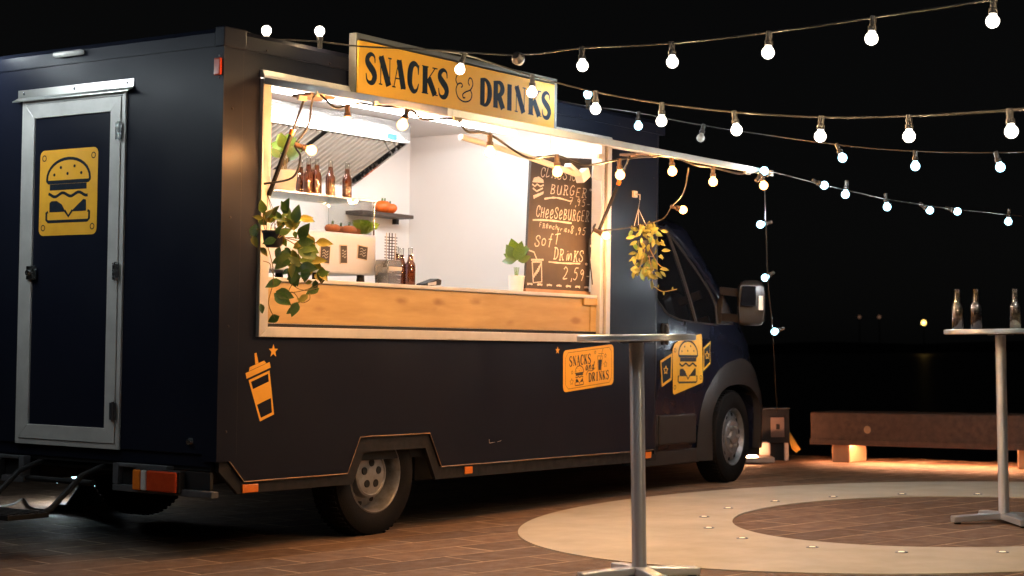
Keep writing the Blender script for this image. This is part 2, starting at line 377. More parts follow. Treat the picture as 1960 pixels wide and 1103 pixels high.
# slabs in running bond
SA = math.radians(-12.5); SU = Vector((math.cos(SA), math.sin(SA), 0)); SV = Vector((-SU.y, SU.x, 0))
SL, SWD, GAP = 0.60, 0.30, 0.012
def slab_mesh(seed):
    r = random.Random(seed); mb = MB(); a, b = SL / 2 - GAP / 2, SWD / 2 - GAP / 2; c = 0.003
    top = [(-a + c, -b + c), (a - c, -b + c), (a - c, b - c), (-a + c, b - c)]; bot = [(-a, -b), (a, -b), (a, b), (-a, b)]
    dz = [r.uniform(-0.0003, 0.0003) for _ in range(4)]
    mb.add([(x, y, dz[i]) for i, (x, y) in enumerate(top)] + [(x, y, -0.005 + dz[i]) for i, (x, y) in enumerate(bot)] + [(x, y, -0.03) for x, y in bot],
           [(0, 1, 2, 3)] + [(i, (i + 1) % 4, 4 + (i + 1) % 4, 4 + i) for i in range(4)] + [(4 + i, 4 + (i + 1) % 4, 8 + (i + 1) % 4, 8 + i) for i in range(4)])
    return mb
SLM = [slab_mesh(i) for i in range(6)]
SLME = [mesh_of(s, 'slab', M['slab']) for s in SLM]
def E_in(p, c, ax, ang):
    dx, dy = p.x - c[0], p.y - c[1]; ca, sa = math.cos(ang), math.sin(ang)
    return ((dx * ca + dy * sa) / ax[0]) ** 2 + ((-dx * sa + dy * ca) / ax[1]) ** 2
EO = ((2.490, -2.260), (2.818, 2.181), math.radians(-3.37)); EI = ((2.459, -2.419), (1.533, 1.245), math.radians(8.35))
allslabs = []
for i in range(-32, 46):
    for j in range(-52, 52):
        off = (0.5 if j % 2 else 0.0) * SL + (random.Random(j * 13 + 5).uniform(-0.08, 0.08))
        p = SU * (i * SL + off) + SV * (j * SWD)
        if (p - BEAM_A).dot(bnrm) > 0.55 or p.x > 16 or p.x < -9.5: continue
        x, y, z = project(p)
        q = TINV @ p
        under = 0.25 < q.x < 5.0 and 0.25 < q.y < 2.2
        ringed = E_in(p, *EO) < 0.86 and E_in(p, *EI) > 1.25
        vis = z > 1 and -60 < x < PW + 60 and 700 < y < PH + 40 and not under and not ringed
        allslabs.append((1 if vis else 0, (1 / z if z > 0 else 0), p, (i * 7 + j * 3) % 6))
allslabs.sort(key=lambda t: (-t[0], -t[1]))
srot = Matrix.Rotation(SA, 4, 'Z')
for k, (v_, _, p, s) in enumerate(allslabs[:300]):
    o = D.objects.new('slab', SLME[s]); COL.objects.link(o); o.parent = pave
    o.matrix_basis = Matrix.Translation(p) @ srot
rest = MB()
for v_, _, p, s in allslabs[300:]:
    mm = Matrix.Translation(p) @ srot; rest.add([mm @ v for v in SLM[s].v], SLM[s].f)
o = part(rest, 'slab_field', M['slab'], pave, kind='stuff')

rg = MB(); N = 120
def epoint(e, t):
    c, ax, an = e; x, y = ax[0] * math.cos(t), ax[1] * math.sin(t)
    return Vector((c[0] + x * math.cos(an) - y * math.sin(an), c[1] + x * math.sin(an) + y * math.cos(an), 0))
vs = []
for k in range(N):
    t = 2 * math.pi * k / N; o_, i_ = epoint(EO, t), epoint(EI, t)
    vs += [Vector((o_.x, o_.y, -0.01)), Vector((o_.x, o_.y, 0.006)), Vector((i_.x, i_.y, 0.006)), Vector((i_.x, i_.y, -0.01))]
fs = []
for k in range(N):
    n_ = (k + 1) % N
    for j in range(3): fs.append((4 * k + j, 4 * k + j + 1, 4 * n_ + j + 1, 4 * n_ + j))
rg.add(vs, fs); solo(rg, 'ring_pavement', M['concrete'], None, None, (2.47, -2.3, 0), kind='structure')

spots = [(1393.7, 973.1), (1347.8, 989.7), (1356.7, 1010.9), (1420.7, 1030.8), (1483.5, 960), (1595, 951.4), (1726.3, 946), (1871.5, 946.3), (1554.9, 1048), (1725.3, 1057.5), (1918.7, 1057.5)]
src = None
for px, py in spots:
    p = on_ground(px, py, 0.006)
    if src is None:
        src = thing('ground_light', 'small round warm light set flush in the pale paving ring', 'ground light', p, group='lights set into the paving ring')
        part(MB().lathe([(0.0, 0.001), (0.024, 0.001), (0.024, 0.004), (0.030, 0.004), (0.033, 0.0)], p, n=18), 'bezel', M['steel_dark'], src, smooth=30)
        part(MB().lathe([(0.0, 0.0055), (0.015, 0.005), (0.019, 0.002)], p, n=16), 'lens', M['groundled'], src, smooth=60)
    else: clone(src, Matrix.Translation(p))

# ------------------------------------------------------------------ the truck
L_, W_, H_ = 4.33, 2.11, 2.657
truck = thing('food_truck', 'dark navy box-bodied food truck with its serving hatch open', 'food truck', (2.5, 1.05, 0.0), TRUCK)
sw = MB()
low = [(0.0, 0.47), (0.077, 0.48), (0.199, 0.363), (1.001, 0.364), (1.105, 0.559), (1.724, 0.559), (1.838, 0.361), (4.25, 0.361), (4.25, 1.10), (0.0, 1.10)]
sw.prism(low, 'y', 0.0, 0.04)
sw.prism([(0.0, 1.10), (0.265, 1.10), (0.265, 2.47), (0.0, 2.47)], 'y', 0.0, 0.04)
sw.prism([(3.625, 1.10), (4.25, 1.10), (4.25, 2.47), (3.625, 2.47)], 'y', 0.0, 0.04)
sw.prism([(0.0, 2.47), (4.25, 2.47), (4.25, 2.60), (0.0, 2.60)], 'y', 0.0, 0.04)
part(sw, 'side_wall', M['paint'], truck)
# corner trims, top rails, seams
ct = MB(); ct.prism([(-0.004, -0.004), (0.135, -0.004), (0.135, 0.0), (0.0, 0.0), (0.0, 0.10), (-0.004, 0.10)], 'z', 0.47, 2.559)
part(ct, 'corner_trim', M['paint'], truck)
def arc(cx, cy, r, a0, a1, n=8): return [(cx + r * math.cos(math.radians(a0 + (a1 - a0) * i / n)), cy + r * math.sin(math.radians(a0 + (a1 - a0) * i / n))) for i in range(n + 1)]
fc = MB(); fc.prism([(4.253, 0.0)] + arc(4.25, 0.08, 0.08, -90, 0) + [(4.33, 0.30), (4.253, 0.30)], 'z', 0.33, 2.60)
part(fc, 'front_corner_post', M['paint'], truck, smooth=30)
fw = MB(); fw.box(4.26, 0.3, 0.5, 4.33, W_ - 0.0, 2.60); part(fw, 'front_wall', M['paint'], truck)
tr = MB(); tr.prism([(-0.008, 2.562), (-0.008, 2.63), (0.012, 2.655), (0.06, 2.657), (0.06, 2.562)], 'x', 0.152, 4.34)
part(tr, 'roof_rail', M['paint'], truck)
tr = MB(); tr.prism([(-0.008, 2.562), (-0.008, 2.63), (0.012, 2.655), (0.06, 2.657), (0.06, 2.562)], 'y', 0.06, W_ - 0.06)
part(tr, 'roof_rail', M['paint'], truck)
cc = MB()
for (x0, x1, y0, y1) in ((-0.012, 0.148, -0.012, 0.056), (-0.012, 0.06, W_ - 0.056, W_ + 0.012)):
    cc = MB(); cc.box(x0, y0, 2.558, x1, y1, 2.660); part(cc, 'roof_corner_cap', M['paint'], truck, bev=0.006)
rf = MB(); rf.box(0.05, 0.05, 2.60, 4.33, W_ - 0.05, 2.652); part(rf, 'roof', M['paint'], truck)
fwall = MB(); fwall.box(0.0, W_ - 0.04, 0.46, 4.30, W_, 2.60); part(fwall, 'far_side_wall', M['paint'], truck)
rw = MB(); rw.box(0.0, 0.04, 0.505, 0.04, W_ - 0.041, 2.60); rw.box(0.012, 0.05, 0.44, 0.04, W_ - 0.05, 0.503)
part(rw, 'rear_wall', M['paint'], truck)
vseam = MB(); vseam.box(0.136, -0.0015, 0.50, 0.139, 0.001, 2.55); vseam.box(4.249, -0.0015, 0.40, 4.2525, 0.001, 2.55)
part(vseam, 'panel_seam', M['flare'], truck)
for k in range(9):
    q_ = MB(); q_.lathe([(0, 0.004), (0.005, 0.003), (0.007, 0)], (0.30 + 0.49 * k, -0.0085, 2.578), (0, -1, 0), 8); part(q_, 'screw', M['flare'], truck, smooth=60)
for x_, z_ in ((0.06, 0.62), (0.06, 1.15), (0.06, 1.70), (0.06, 2.25), (4.20, 0.62), (4.20, 1.15), (4.20, 1.70), (4.20, 2.25)):
    q_ = MB(); q_.lathe([(0, 0.004), (0.005, 0.003), (0.007, 0)], (x_, -0.0045 if x_ < 1 else -0.0005, z_), (0, -1, 0), 8); part(q_, 'screw', M['flare'], truck, smooth=60)
# skirt with wheel arch
sk = MB(); sk.prism([(0.03, 0.467), (0.080, 0.474), (0.20, 0.36), (1.004, 0.36), (1.108, 0.555), (1.721, 0.555), (1.835, 0.357), (4.30, 0.357), (4.30, 0.283), (1.800, 0.286), (1.700, 0.473), (1.153, 0.473), (1.06, 0.30), (0.17, 0.30), (0.03, 0.42)], 'y', 0.012, 0.036)
part(sk, 'skirt', M['skirt'], truck)
et = MB(); et.tube([(0.085, 0.0, 0.475), (0.199, 0.0, 0.3615), (1.001, 0.0, 0.362), (1.105, 0.0, 0.558), (1.724, 0.0, 0.558), (1.838, 0.0, 0.3595), (4.25, 0.0, 0.3595)], 0.0035, 6)
M['edge'] = mat('edge', (0.34, 0.2, 0.11), 0.5, 0.3, c2=(0.10, 0.06, 0.04), scale=6)
part(et, 'edge_trim', M['edge'], truck)
ub = MB(); ub.box(0.02, 0.06, 0.42, 4.3, W_ - 0.06, 0.47); ub.box(0.1, 0.55, 0.30, 6.0, 0.66, 0.42); ub.box(0.1, 1.45, 0.30, 6.0, 1.56, 0.42); ub.box(1.9, 0.25, 0.26, 2.6, 0.54, 0.42)
ub.tube([(1.315, 0.2, 0.335), (1.315, 1.9, 0.335)], 0.05, 10)
part(ub, 'chassis', M['blackplastic'], truck)
for x in (0.195, 2.075, 4.15):                      # side marker lamps on the skirt
    mk = MB(); mk.box(x, 0.003, 0.303, x + (0.115 if x < 1 else 0.075), 0.013, 0.347); part(mk, 'side_marker', M['orangelens'], truck, bev=0.004)
# rear: door, lintel, lamps, bumper
dr = thing  # (kept for readability)
def ring(y0, y1, z0, z1, wd, x0, x1, name, m, bottom=True):
    a = [(y0, z0), (y1, z0), (y1, z1), (y0, z1)]; b = [(y0 + wd, z0 + wd), (y1 - wd, z0 + wd), (y1 - wd, z1 - wd), (y0 + wd, z1 - wd)]
    for k in range(4):
        n_ = (k + 1) % 4; mb = MB(); mb.prism([a[k], a[n_], b[n_], b[k]], 'x', x0, x1); part(mb, name, m, truck, bev=0.002)
ring(0.700, 1.530, 0.500, 2.388, 0.028, -0.014, 0.0, 'door_frame', M['alu_white'])
ring(0.731, 1.499, 0.531, 2.357, 0.078, -0.020, 0.0, 'door_leaf_rail', M['alu_white'])
dp = MB(); dp.box(-0.008, 0.800, 0.600, 0.0, 1.430, 2.288); part(dp, 'rear_door', M['paint'], truck)
for z in (2.17, 1.432, 0.70):
    hg = MB(); hg.box(-0.030, 0.712, z - 0.045, -0.021, 0.760, z + 0.045); hg.tube([(-0.033, 0.730, z - 0.05), (-0.033, 0.730, z + 0.05)], 0.008, 8); part(hg, 'hinge', M['steel_dark'] if z < 1 else M['steel'], truck, bev=0.002)
lk = MB(); lk.box(-0.034, 1.37, 1.395, -0.021, 1.445, 1.47); lk.lathe([(0, 0.012), (0.016, 0.012), (0.018, 0.0)], (-0.034, 1.425, 1.432), (-1, 0, 0), 14); part(lk, 'lock', M['steel'], truck, bev=0.003)
lt = MB(); lt.prism([(-0.001, 2.445), (-0.005, 2.445), (-0.005, 2.402), (-0.045, 2.380), (-0.045, 2.374), (-0.001, 2.397)], 'y', 0.651, 1.580)
part(lt, 'rain_lintel', M['steel_y'], truck)
for y in (0.70, 1.115, 1.53):
    b_ = MB(); b_.lathe([(0, 0.005), (0.006, 0.004), (0.009, 0)], (-0.005, y, 2.425), (-1, 0, 0), 10); part(b_, 'screw', M['steel_dark'], truck, smooth=60)
lm = MB(); lm.tube([(-0.018, 1.030, 2.612), (-0.030, 1.045, 2.612), (-0.032, 1.245, 2.612), (-0.018, 1.260, 2.612)], [0.010, 0.017, 0.017, 0.010], 12); part(lm, 'top_lamp', M['offbulb'], truck, smooth=50)
ml = MB(); ml.box(-0.022, 0.006, 2.412, -0.004, 0.052, 2.50); part(ml, 'corner_marker', M['redlens'], truck, bev=0.006)
for z in (2.400, 2.512):
    b_ = MB(); b_.lathe([(0, 0.006), (0.005, 0.004), (0.007, 0)], (-0.004, 0.029, z), (-1, 0, 0), 10); part(b_, 'screw', M['steel'], truck, smooth=60)
vt = MB(); vt.lathe([(0, 0.02), (0.015, 0.018), (0.02, 0.0)], (0.0, 0.185, 0.565), (-1, 0, 0), 12); part(vt, 'vent_cap', M['steel'], truck, smooth=50)
for side in (0, 1):
    Y = (lambda y: y) if side == 0 else (lambda y: W_ - y)
    def yb(mb, y0, z0, y1, z1, x0, x1): a, b = sorted((Y(y0), Y(y1))); mb.box(x0, a, z0, x1, b, z1)
    bp = MB(); yb(bp, -0.02, 0.292, 0.70, 0.325, -0.05, 0.0); yb(bp, 0.66, 0.328, 0.70, 0.435, -0.05, 0.0); yb(bp, 0.30, 0.418, 0.655, 0.435, -0.05, 0.0)
    part(bp, 'bumper_channel', M['bumper'], truck, bev=0.003)
    bi = MB(); yb(bi, 0.02, 0.328, 0.655, 0.415, -0.020, 0.0); part(bi, 'bumper_back', M['blackplastic'], truck)
    yb_ = []
    tl0 = MB(); yb(tl0, 0.190, 0.302, 0.520, 0.418, -0.070, -0.022); part(tl0, 'lamp_housing', M['blackplastic'], truck, bev=0.01)
    for (a, b, mm, nm) in ((0.198, 0.410, 'redlens', 'tail_lens'), (0.414, 0.452, 'clearlens', 'reverse_lens'), (0.456, 0.512, 'orangelens', 'turn_lens')):
        ll = MB(); yb(ll, a, 0.308, b, 0.412, -0.088, -0.071); part(ll, nm, M[mm], truck, bev=0.008)
# folding entry step below the rear door
stp = MB()
for y in (0.86, 1.36):
    stp.tube([(0.10, y, 0.43), (-0.12, y, 0.36), (-0.32, y, 0.20), (-0.40, y, 0.175)], 0.016, 8)
stp.box(-0.62, 0.82, 0.165, -0.36, 1.42, 0.19); stp.tube([(0.06, 0.80, 0.40), (0.06, 1.42, 0.40)], 0.018, 8); stp.tube([(-0.05, 0.84, 0.32), (-0.05, 1.38, 0.32)], 0.016, 8)
for k in range(6): stp.box(-0.61 + k * 0.043, 0.83, 0.19, -0.59 + k * 0.043, 1.41, 0.196)
part(stp, 'entry_step', M['blackplastic'], truck, bev=0.003)

# wheels
def wheel(x, y, z, steer, side, deep):
    m = Matrix.Translation((x, y, z)) @ Matrix.Rotation(math.radians(steer), 4, 'Z')
    wh = D.objects.new('wheel', None)
    s = -1 if side == 0 else 1                       # outward direction in y
    ax = Vector((0, s, 0))
    ty = MB().lathe([(0.200, -0.10), (0.215, -0.09), (0.30, -0.105), (0.335, -0.09), (0.345, -0.05), (0.347, 0.0), (0.345, 0.05), (0.335, 0.09), (0.30, 0.105), (0.222, 0.095), (0.212, 0.085), (0.205, 0.06)], (0, 0, 0), ax, 48)
    ty.xf(m)
    t = part(ty, 'wheel', M['rubber'], truck, smooth=40)
    gr = MB()
    for q in range(60):
        a0 = 2 * math.pi * q / 60
        mm = m @ Matrix.Rotation(a0, 4, 'Y')
        gr.box(-0.007, -0.078, 0.343, 0.007, -0.03, 0.351, mm); gr.box(-0.007, 0.03, 0.343, 0.007, 0.078, 0.351, mm)
    part(gr, 'tread', M['rubber'], t, kind='stuff')
    rm = MB().lathe([(0.212, 0.088), (0.218, 0.094), (0.212, 0.097), (0.204, 0.085), (0.196, 0.03), (0.188, deep + 0.018), (0.150, deep + 0.030), (0.120, deep + 0.032), (0.10, deep + 0.02), (0.0, deep + 0.02)], (0, 0, 0), ax, 40)
    part(rm.xf(m), 'rim', M['rim'], t, smooth=35)
    for q in range(10):
        a0 = 2 * math.pi * (q + 0.3) / 10; ho = MB()
        ho.lathe([(0.0, 0.004), (0.017, 0.004), (0.017, -0.004)], (0.165 * math.cos(a0), s * (deep + 0.024), 0.165 * math.sin(a0)), ax, 12)
        part(ho.xf(m), 'rim_hole', M['blackplastic'], t)
    return t, m, s, deep
t, m, s, dp_ = wheel(1.315, 0.155, 0.338, 0, 0, -0.03)
hc = MB().lathe([(0.130, 0.0), (0.136, 0.020), (0.130, 0.060), (0.118, 0.066), (0.112, 0.058), (0.06, 0.062), (0.0, 0.066)], (0, s * 0.0, 0), (0, s, 0), 36)
part(hc.xf(m), 'hubcap', M['hub'], t, smooth=35)
for q in range(5):
    a0 = 2 * math.pi * (q + 0.25) / 5; hh = MB()
    hh.lathe([(0, 0.004), (0.021, 0.004), (0.023, -0.004)], (0.064 * math.cos(a0), s * 0.062, 0.064 * math.sin(a0)), (0, s, 0), 16)
    part(hh.xf(m), 'hubcap_hole', M['blackplastic'], t)
for (x, y, sd, st) in ((1.315, W_ - 0.155, 1, 0), (5.54, 1.945, 1, 6)): wheel(x, y, 0.338 if x < 3 else 0.395, st, sd, 0.02)
t, m, s, dp_ = wheel(5.545, 0.175, 0.402, 6, 0, 0.045)
hb = MB().lathe([(0.124, 0.06), (0.126, 0.082), (0.116, 0.090), (0.10, 0.086), (0.05, 0.084), (0.048, 0.100), (0.03, 0.106), (0.0, 0.106)], (0, 0, 0), (0, s, 0), 36)
part(hb.xf(m), 'hub', M['hub'], t, smooth=35)
for q in range(6):
    a0 = 2 * math.pi * q / 6; hn = MB()
    hn.lathe([(0.013, 0.0), (0.013, 0.022), (0.008, 0.028), (0, 0.028)], (0.08 * math.cos(a0), s * 0.084, 0.08 * math.sin(a0)), (0, s, 0), 8)
    part(hn.xf(m), 'wheel_nut', M['hub'], t, smooth=30)

# cab: lofted shell, its corner radius solved so that the outline falls where the photograph has it
SIL = [(0.30, 5.98, 1.93), (0.56, 6.00, 1.93), (0.80, 5.99, 1.93), (0.90, 5.95, 1.92), (0.972, 5.892, 1.90), (1.114, 5.846, 1.89), (1.273, 5.69, 1.867), (1.40, 5.55, 1.84), (1.528, 5.402, 1.82), (1.70, 5.19, 1.79), (1.85, 5.00, 1.76), (1.945, 4.88, 1.74), (1.995, 4.80, 1.733)]
def lerp(tab, z):
    for (a, b) in zip(tab[:-1], tab[1:]):
        if a[0] <= z <= b[0]: return a[1] + (b[1] - a[1]) * (z - a[0]) / (b[0] - a[0])
    return tab[0][1] if z < tab[0][0] else tab[-1][1]
YS = [(0.3, 0.135), (0.6, 0.115), (1.0, 0.105), (1.25, 0.115), (1.6, 0.165), (1.9, 0.225), (1.96, 0.26), (2.0, 0.33)]
AS = [(0.3, 0.55), (0.6, 0.66), (0.9, 0.78), (1.1, 0.85), (1.3, 0.85), (1.6, 0.75), (1.9, 0.5), (2.0, 0.4)]
def ys_of(z): return lerp(YS, z)
rings = []
for z, sx, k in SIL:
    ys = ys_of(z); A = lerp(AS, z); B = W_ / 2 - ys; e = 2 / 2.6
    pts = [(A * math.sin(q) ** e, B - B * math.cos(q) ** e) for q in [math.pi / 2 * i / 14 for i in range(15)]]
    sup = max(x - k * (y + ys) for x, y in pts)
    xc = (sx - k * 0.12) - sup
    half = [(4.335 + (xc - 4.335) * i_ / 10, ys) for i_ in range(10)] + [(xc + x, ys + y) for x, y in pts]
    rings.append((z, half))
z, half = rings[-1]; rings.append((2.03, [(min(x, 4.34) if i == 0 else x - 0.14, y + (0.10 if i < 15 else 0.0)) for i, (x, y) in enumerate(half)]))
n_h = len(rings[0][1]); full = []
for z, half in rings: full.append([Vector((x, y, z)) for x, y in half] + [Vector((x, W_ - y, z)) for x, y in reversed(half[:-1])])
nf = len(full[0]); cab = MB(); scr = MB(); vs = [p for r in full for p in r]; fs = []; ws = []
for i in range(len(full) - 1):
    for j in range(nf - 1):
        zc = (full[i][j].z + full[i + 1][j].z) / 2
        q = (i * nf + j, i * nf + j + 1, (i + 1) * nf + j + 1, (i + 1) * nf + j); fs.append(q)
        if 1.2 < zc < 1.93 and 13 <= j < nf - 14: ws.append(q)
    fs.append((i * nf + nf - 1, i * nf, (i + 1) * nf, (i + 1) * nf + nf - 1))
fs.append(list(range(nf - 1, -1, -1))); fs.append([(len(full) - 1) * nf + j for j in range(nf)])
cab.add(vs, fs)
cabo = part(cab, 'cab_body', M['paint_cab'], truck, smooth=32)
cut = MB().prism([(5.20, 0.10), (5.20, 0.56), (5.27, 0.68), (5.40, 0.775), (5.68, 0.80), (5.90, 0.73), (5.97, 0.60), (6.0, 0.10)], 'y', -0.2, 0.46)
cut.prism([(5.20, 0.10), (5.20, 0.56), (5.27, 0.68), (5.40, 0.775), (5.68, 0.80), (5.90, 0.73), (5.97, 0.60), (6.0, 0.10)], 'y', 1.66, 2.4)
cuto = D.objects.new('cut', mesh_of(cut, 'cut', M['blackplastic'], BASE['food_truck'])); COL.objects.link(cuto); cuto.parent = truck
bm_ = cabo.modifiers.new('b', 'BOOLEAN'); bm_.object = cuto; bm_.operation = 'DIFFERENCE'; bm_.solver = 'EXACT'
bpy.context.view_layer.update()
dg = bpy.context.evaluated_depsgraph_get(); nm = D.meshes.new_from_object(cabo.evaluated_get(dg)); cabo.modifiers.clear(); cabo.data = nm
bx_ = bmesh.new(); bx_.from_mesh(nm); bmesh.ops.remove_doubles(bx_, verts=bx_.verts, dist=0.002); bmesh.ops.dissolve_degenerate(bx_, dist=0.002, edges=bx_.edges); bmesh.ops.triangulate(bx_, faces=[f for f in bx_.faces if len(f.verts) > 4])
for e in bx_.edges: e.smooth = len(e.link_faces) == 2 and e.calc_face_angle(3.0) < 0.5
bx_.to_mesh(nm); bx_.free()
D.objects.remove(cuto)
wsb = MB(); cen = Vector((4.6, W_ / 2, 1.5))
used = sorted({i for q in ws for i in q}); idx = {u: i for i, u in enumerate(used)}
wsb.add([vs[u] + Vector(((vs[u] - cen).x, (vs[u] - cen).y, 0)).normalized() * 0.006 for u in used], [[idx[i] for i in q] for q in ws])
part(wsb, 'windscreen', M['darkglass'], truck, smooth=60)
# fender flare, sills, bumper
outer = [(5.045, 0.24), (5.075, 0.50), (5.14, 0.68), (5.264, 0.83), (5.40, 0.93), (5.55, 0.985), (5.75, 0.995), (5.93, 0.935), (6.03, 0.83), (6.085, 0.69), (6.105, 0.55), (6.085, 0.30)]
inner = [(5.213, 0.24), (5.200, 0.50), (5.215, 0.60), (5.29, 0.70), (5.386, 0.767), (5.52, 0.797), (5.68, 0.797), (5.82, 0.765), (5.933, 0.690), (5.978, 0.60), (5.992, 0.50), (5.99, 0.30)]
outer = [(p.x, p.y) for p in smoothpath([(a, b, 0) for a, b in outer], 4)]; inner = [(p.x, p.y) for p in smoothpath([(a, b, 0) for a, b in inner], 4)]
fl = MB(); vs = []; fs = []
for (a, b) in zip(outer, inner):
    mid = ((a[0] * 0.55 + b[0] * 0.45), (a[1] * 0.55 + b[1] * 0.45))
    fx = max(0, a[0] - 5.85) * 0.10
    vs += [Vector((a[0], 0.112 + fx, a[1])), Vector((mid[0], 0.072 + fx * 0.8, mid[1])), Vector((b[0], 0.066 + fx * 0.5, b[1])), Vector((b[0], 0.16, b[1]))]
for i in range(len(outer) - 1):
    for j in range(3): fs.append((4 * i + j, 4 * i + j + 1, 4 * i + 5 + j, 4 * i + 4 + j))
fl.add(vs, fs); part(fl, 'fender_flare', M['flare'], truck, smooth=45)
bu = MB(); bu.prism([(6.02, 0.10), (6.02, 0.22)] + [(6.02 + 0.62 * math.sin(math.pi / 2 * i / 8), 0.22 + 0.83 * (1 - math.cos(math.pi / 2 * i / 8))) for i in range(1, 9)] + [(6.64, 1.2)] + [(6.02 + 0.62 * math.cos(math.pi / 2 * i / 8), 1.2 + 0.75 * math.sin(math.pi / 2 * i / 8)) for i in range(1, 9)] + [(6.0, 1.0)], 'z', 0.24, 0.62)
part(bu, 'front_bumper', M['flare'], truck, smooth=40)
si = MB(); si.box(4.30, 0.11, 0.23, 5.09, 0.30, 0.335); part(si, 'cab_sill', M['flare'], truck, bev=0.01)
rt = MB(); rt.box(4.47, 0.085, 0.375, 5.0, 0.125, 0.59); part(rt, 'door_rub_panel', M['flare'], truck, bev=0.012)
rt = MB(); rt.box(4.44, 0.095, 0.37, 4.462, 0.125, 0.59); part(rt, 'door_rub_end', M['flare'], truck, bev=0.004)
def cabface(pts, off):
    return [Vector((x, ys_of(z) - off, z)) for x, z in pts]
def panel(poly, off, thick=0.0):
    # a polygon in (x, z) cut in horizontal bands so that it follows the cab side
    zs = sorted({z for _, z in poly} | {min(z for _, z in poly) + (max(z for _, z in poly) - min(z for _, z in poly)) * i / 10 for i in range(11)})
    def span(z):
        xs = []
        for (a, b) in zip(poly, poly[1:] + poly[:1]):
            if a[1] == b[1]:
                if abs(a[1] - z) < 1e-9: xs += [a[0], b[0]]
                continue
            t_ = (z - a[1]) / (b[1] - a[1])
            if -1e-9 <= t_ <= 1 + 1e-9: xs.append(a[0] + (b[0] - a[0]) * t_)
        return min(xs), max(xs)
    mb = MB(); vs = []
    for z in zs:
        a, b = span(z); y = ys_of(z) - off
        vs += [Vector((a, y, z)), Vector((b, y, z))]
    mb.add(vs, [(2 * i, 2 * i + 1, 2 * i + 3, 2 * i + 2) for i in range(len(zs) - 1)])
    return mb
winp = [(4.43, 1.50), (4.50, 1.40), (4.62, 1.31), (4.78, 1.275), (5.02, 1.258), (5.345, 1.245), (5.345, 1.40), (5.28, 1.50), (5.09, 1.672), (4.90, 1.83), (4.773, 1.918), (4.60, 1.945), (4.43, 1.950)]
part(panel(winp, 0.004), 'side_window', M['darkglass'], truck, smooth=40)
wf = MB(); wf.tube(cabface(winp[:6], 0.006), 0.007, 6); wf.tube(cabface([winp[5], winp[6], winp[7], winp[8], winp[9], winp[10], winp[11], winp[12]], 0.006), 0.009, 6)
part(wf, 'window_seal', M['flare'], truck, smooth=50)
db = MB(); db.tube(cabface([(4.781, 1.915), (4.84, 1.75), (4.90, 1.58), (4.96, 1.42), (5.012, 1.262)], 0.008), 0.013, 6); part(db, 'window_divider', M['flare'], truck, smooth=50)
ap = MB(); ap.tube(cabface([(4.80, 1.965), (4.93, 1.865), (5.12, 1.72), (5.31, 1.545), (5.45, 1.41), (5.56, 1.30)], 0.002), [0.02, 0.024, 0.024, 0.024, 0.024, 0.018], 8); part(ap, 'pillar', M['paint_cab'], truck, smooth=50)
rr_ = MB(); rr_.tube(cabface([(4.36, 1.965), (4.60, 1.962), (4.76, 1.94)], 0.004), 0.016, 8); part(rr_, 'door_top_rail', M['paint_cab'], truck, smooth=50)
mt = MB(); mt.prism([(5.36, 1.25), (5.56, 1.25), (5.56, 1.30), (5.40, 1.47)], 'y', 0.092, 0.14); part(mt, 'mirror_mount', M['flare'], truck, bev=0.006)
dh = MB(); dh.box(4.505, 0.09, 1.09, 4.60, 0.11, 1.245); part(dh, 'door_handle', M['blackplastic'], truck, bev=0.015)
dh = MB(); dh.tube([(4.545, 0.085, 1.10), (4.545, 0.072, 1.13), (4.545, 0.072, 1.21), (4.545, 0.085, 1.235)], 0.012, 8); part(dh, 'handle_grip', M['flare'], truck, smooth=50)
# wing mirror: two arms and a tall shell
mr_ = MB()
def mirpt(px, py, y): q = tl(px, py, y); return q
a0, a1, b0, b1 = tl(1380, 557, 0.06), tl(1424, 562, -0.16), tl(1384, 607, 0.06), tl(1424, 611, -0.16)
for p, q in ((a0, a1), (b0, b1)):
    d_ = (q - p).normalized(); n_ = d_.cross(Vector((0, 0, 1))).normalized()
    h_ = Vector((0, 0, 0.030)); t_ = n_ * 0.02
    mr_.add([p - h_ - t_, p - h_ + t_, p + h_ + t_, p + h_ - t_, q - h_ - t_, q - h_ + t_, q + h_ + t_, q + h_ - t_], [(0, 1, 2, 3), (4, 5, 6, 7), (0, 1, 5, 4), (1, 2, 6, 5), (2, 3, 7, 6), (3, 0, 4, 7)])
part(mr_, 'mirror_arm', M['flare'], truck, bev=0.006)
mc = tl(1437, 581, -0.2)
sh = MB(); vs = []; prof = [(-0.165, 0.45), (-0.158, 0.75), (-0.13, 0.95), (-0.05, 1.0), (0.06, 1.0), (0.12, 0.93), (0.158, 0.72), (0.17, 0.4)]
SEC = [(-0.100, 0.00), (-0.088, -0.075), (-0.05, -0.088), (0.04, -0.08), (0.098, -0.045), (0.108, 0.0), (0.098, 0.03), (-0.088, 0.035)]
vax = Vector((0.53, -0.85, 0)).normalized(); nax = Vector((-0.85, -0.53, 0))  # width outwards, thickness towards the rear
for h, sc_ in prof:
    for (u, v) in SEC: vs.append(mc + vax * u * sc_ + nax * v * sc_ + Vector((0, 0, h)))
n_ = len(SEC); fs = [(i * n_ + j, i * n_ + (j + 1) % n_, (i + 1) * n_ + (j + 1) % n_, (i + 1) * n_ + j) for i in range(len(prof) - 1) for j in range(n_)] + [list(range(n_ - 1, -1, -1)), [(len(prof) - 1) * n_ + j for j in range(n_)]]
sh.add(vs, fs); part(sh, 'mirror_shell', M['mirrorshell'], truck, smooth=50)
mg = MB(); mg.add([mc + vax * u - nax * -0.091 * 1.0 + Vector((0, 0, h)) for (u, h) in ((-0.082, -0.02), (0.03, -0.02), (0.03, 0.125), (-0.07, 0.125))], [(0, 1, 2, 3)])
mg.v = [v + nax * 0.002 for v in mg.v]; part(mg, 'mirror_glass', M['darkglass'], truck)
